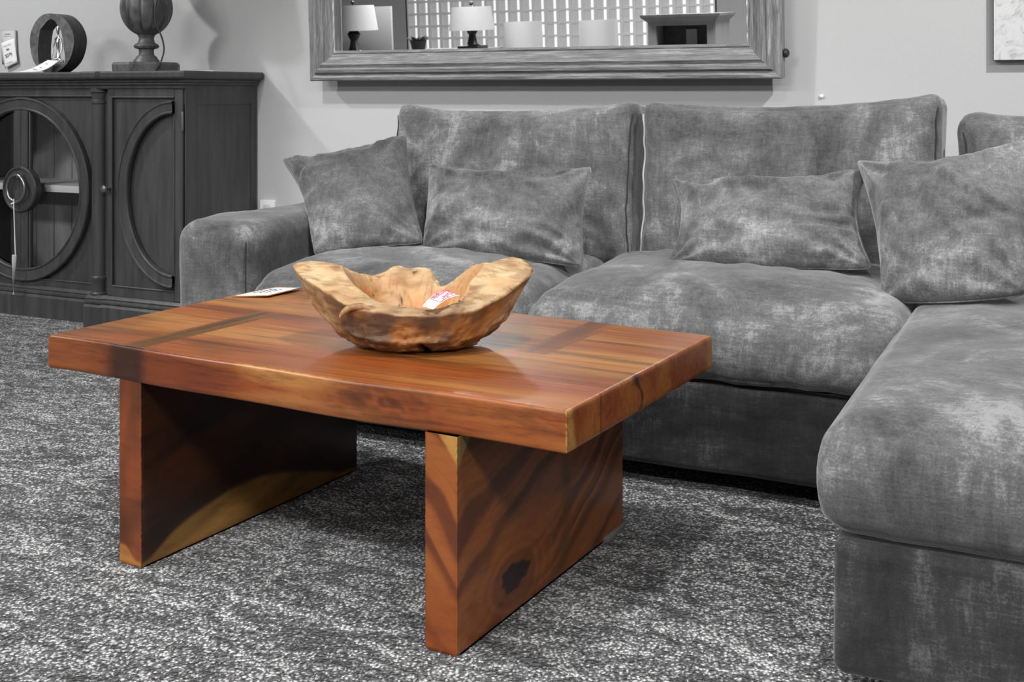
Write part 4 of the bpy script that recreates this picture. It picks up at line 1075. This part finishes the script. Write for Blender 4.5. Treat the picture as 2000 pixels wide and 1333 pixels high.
def bowlcol(u, w, P):
    kind, s = prof_all[round(w * (len(prof_all) - 1))]; t = u * 2 * PI; p = bowlpt(u, w)
    g = nz(p, 14, 3, 4); g2 = nz((p.x * 3, p.y * 3, p.z * 9), 5, 12, 4); front = sstep(.05, .75, -math.sin(t))
    side = abs(math.cos(t))
    if kind == 'i':
        c = mixc(AMB, TAN, .55 + .9 * g); ringl = math.sin(nz(p, 9, 20, 2) * 26 + p.z * 90); c = mixc(c, BRN, sstep(.55, 1, ringl) * .35)
        c = mixc(c, BRN, sstep(.2, .6, g2) * .3)
        c = mixc(c, CREAM, sstep(.85, 1, s) * .5)
        for (cx_, z0, z1) in ((-.122 + .03, .05, .085), (-.035, .045, .075)):
            if math.sin(t) > 0: c = mixc(c, DKB, math.exp(-((p.x - cx_ - .003 * math.sin(p.z * 300)) / .0022) ** 2) * sstep(z0 - .01, z0, p.z) * (1 - sstep(z1, z1 + .008, p.z)))
        return c
    if kind == 't':
        c = mixc(TAN, CREAM, .6 + .9 * g); gl = nz((p.x * 2.5, p.y * 9, p.z * 14), 6, 51, 4); c = mixc(c, BRN, sstep(.08, .4, gl) * .45)
        c = mixc(c, BRN, sstep(.15, .5, g2) * .55 * (1 if math.sin(t) < .2 else .3))
        c = mixc(c, mixc(GRYB, BRN, .4), front * (1 - side) * .55)
        rg = 1 - min(1, abs(nz((p.x * 1.0, p.y * 1.6, p.z * 3.2), 9, 31, 3)) * 3.2); c = mixc(c, DKB, rg ** 14 * .55)
        return c
    c = mixc(TAN, CREAM, .35 + 1.1 * g); gl = nz((p.x * 2.5, p.y * 9, p.z * 14), 6, 51, 4); c = mixc(c, BRN, sstep(.08, .4, gl) * .5)
    st = sstep(.0, .45, g2 + .12); c = mixc(c, BRN, st * .6)
    # stained front belt
    fb = front * sstep(.30, .50, s) * (1 - sstep(.995, 1.0, s)) * (1 - sstep(.72, .95, side))
    c = mixc(c, mixc(GRYB, AMB, .25 + 1.6 * g), fb * .9)
    c = mixc(c, mixc(BRN, AMB, .30 + .8 * g2), (1 - sstep(.36, .46, s)) * .85)
    c = mixc(c, DKB, front * math.exp(-((s - .44 - .03 * g) / .015) ** 2) * .5)
    if math.sin(t) < 0:
        c = mixc(c, DKB, math.exp(-((p.x - .030 - .006 * math.sin(s * 9)) / .0075) ** 2) * (1 - sstep(.50, .62, s)))
        c = mixc(c, DKB, math.exp(-(((p.x + .128) / .012) ** 2 + ((s - .66) / .12) ** 2)) * .85)  # shade of the hollow by the curled lip, painted dark
    rg = 1 - min(1, abs(nz((p.x * 1.0, p.y * 1.6, p.z * 3.2), 9, 31, 3)) * 3.2); c = mixc(c, DKB, rg ** 14 * .6)
    return c
bowl = thing('wood_bowl', 'rustic carved root wood bowl with high pointed ends on the table', 'bowl', cpos)
mb = MB(); mb.grid(NB, len(prof_all) - 1, lambda u, w: b2w(bowlpt(u, w)), True, colf=bowlcol)
n0 = len(mb.v); last = (len(prof_all) - 1) * NB
mb.f.append([i for i in range(NB)][::-1]); mb.mi.append(0)
mb.build('bowl_shell', M_BOWL, bowl, sharp=2.5, weld=.0008)
# curled lip ridge on the left front
def ridge(pts, rad, nm):
    P = [Vector(p) for p in pts]; q = []
    for i in range(len(P) - 1):
        for t in range(8): q.append(P[i].lerp(P[i + 1], t / 8))
    q.append(P[-1]); q = [sum((q[max(0, min(len(q) - 1, i + k))] for k in range(-4, 5)), Vector()) / 9 for i in range(len(q))]
    n = len(q); rr_ = [rad * (math.sin(PI * min(.999, max(.001, (i + .5) / n))) ** .5) * (1 + .25 * nz(q[i], 40, 2)) for i in range(n)]
    mb = MB(); mb.tube([b2w(p) for p in q], rr_, 12); mb.c = [mixc(TAN, BRN, .45 + nz(v, 30, 4) * 1.2) for v in mb.v]; mb.build(nm, M_BOWL, bowl)
ridge([bl(662, 624, -.118), bl(672, 606, -.122), bl(695, 598, -.128), bl(722, 603, -.132), bl(742, 610, -.130), bl(750, 598, -.118)], .007, 'curled_lip')
# sample tag in the bowl
BT = thing('sale_tag', 'white tag with red lettering resting over the front lip of the bowl', 'tag', b2w(bl(862, 590, -.12)))
bc = [b2w(bl(825, 600, -.150)), b2w(bl(846, 607, -.158)), b2w(bl(899, 579, -.118)), b2w(bl(869, 569, -.105))]
bendt = lambda u, w: Vector((0, 0, .006 * math.sin(PI * w) + .002))
# corner order: long axis runs lower left to upper right
sheet([bc[0], bc[3], bc[2], bc[1]], 10, 5, M_PAPER, BT, 'tag_paper', lambda u, w: Vector((0, 0, .006 * math.sin(PI * u) + .002)))
def bt(u, w): # u long axis, w from far edge(0) to near edge(1)
    return bc[0].lerp(bc[3], u).lerp(bc[1].lerp(bc[2], u), w) + Vector((0, 0, .006 * math.sin(PI * u) + .0042))
axx = -(bc[3] - bc[0] + bc[2] - bc[1]); ayy = (bc[1] - bc[0] + bc[2] - bc[3])
text('Sample', .0145, basis(bt(.60, .34), axx, ayy), M_RED, BT)
text('Sale!', .0145, basis(bt(.62, .74), axx, ayy), M_RED, BT)
mb = MB()
for a, b in (((.28, .12), (.28, .95)), ((.28, .12), (.95, .12)), ((.95, .12), (.95, .95)), ((.28, .95), (.95, .95))):
    mb.tube([bt(lerp(a[0], b[0], t / 6), lerp(a[1], b[1], t / 6)) + Vector((0, 0, -.0006)) for t in range(7)], .0005, 5)
mb.build('red_border', M_RED, BT)

# ================================================================== LIGHTS
def spot(pos, target, power, size=.06, ang=70, blend=.6):
    l = bpy.data.lights.new('spot', 'SPOT'); l.energy = power; l.spot_size = math.radians(ang); l.spot_blend = blend; l.shadow_soft_size = size
    o = bpy.data.objects.new('spot_light', l); COL.objects.link(o); o.location = pos
    o.rotation_euler = (Vector(target) - Vector(pos)).to_track_quat('-Z', 'Y').to_euler(); return o
def area(pos, sx, sy, power, rot=(0, 0, 0)):
    l = bpy.data.lights.new('panel', 'AREA'); l.energy = power; l.shape = 'RECTANGLE'; l.size = sx; l.size_y = sy
    o = bpy.data.objects.new('fill_light', l); COL.objects.link(o); o.location = pos; o.rotation_euler = rot; return o
# unseen area lights added under the ceiling as soft fill
for i, (x, y) in enumerate(((-4.6, -.6), (-1.6, -.6), (1.4, -.6), (-6.5, -4.2), (-2.5, -4.2))):
    area((x, y, ZC - .03), 1.2, .6, 62 if i < 3 else 85)
# track spots washing the wall
for pos, tgt, pw in (((-4.9, 2.2, 2.85), (-3.9, 3.95, 1.3), 85), ((.9, 2.2, 2.85), (-.3, 3.95, 1.2), 150), ((-2.6, 1.9, 2.85), (-1.9, 3.2, .6), 80), ((-.6, 1.5, 2.85), (-.9, 2.4, .4), 95)):
    spot(pos, tgt, pw)
    d = (Vector(tgt) - Vector(pos)).normalized()
w = bpy.data.worlds.new('World'); S.world = w; w.use_nodes = True; w.node_tree.nodes['Background'].inputs[0].default_value = G(.8); w.node_tree.nodes['Background'].inputs[1].default_value = .3

# ================================================================== CAMERA
cd_ = bpy.data.cameras.new('Camera'); cam = bpy.data.objects.new('Camera', cd_); COL.objects.link(cam); S.camera = cam
cam.location = CAM; cam.rotation_euler = (PI / 2, 0, TH); cd_.sensor_width = 36; cd_.lens = 36 * F / 2000; cd_.shift_y = (HOR - 666.5) / 2000; cd_.clip_start = .05
S.view_settings.view_transform = 'Standard'; S.view_settings.look = 'None'; S.view_settings.exposure = 0.9; S.view_settings.gamma = 1; S.view_settings.use_curve_mapping = False
S.cycles.use_denoising = True
S.cycles.max_bounces = 8
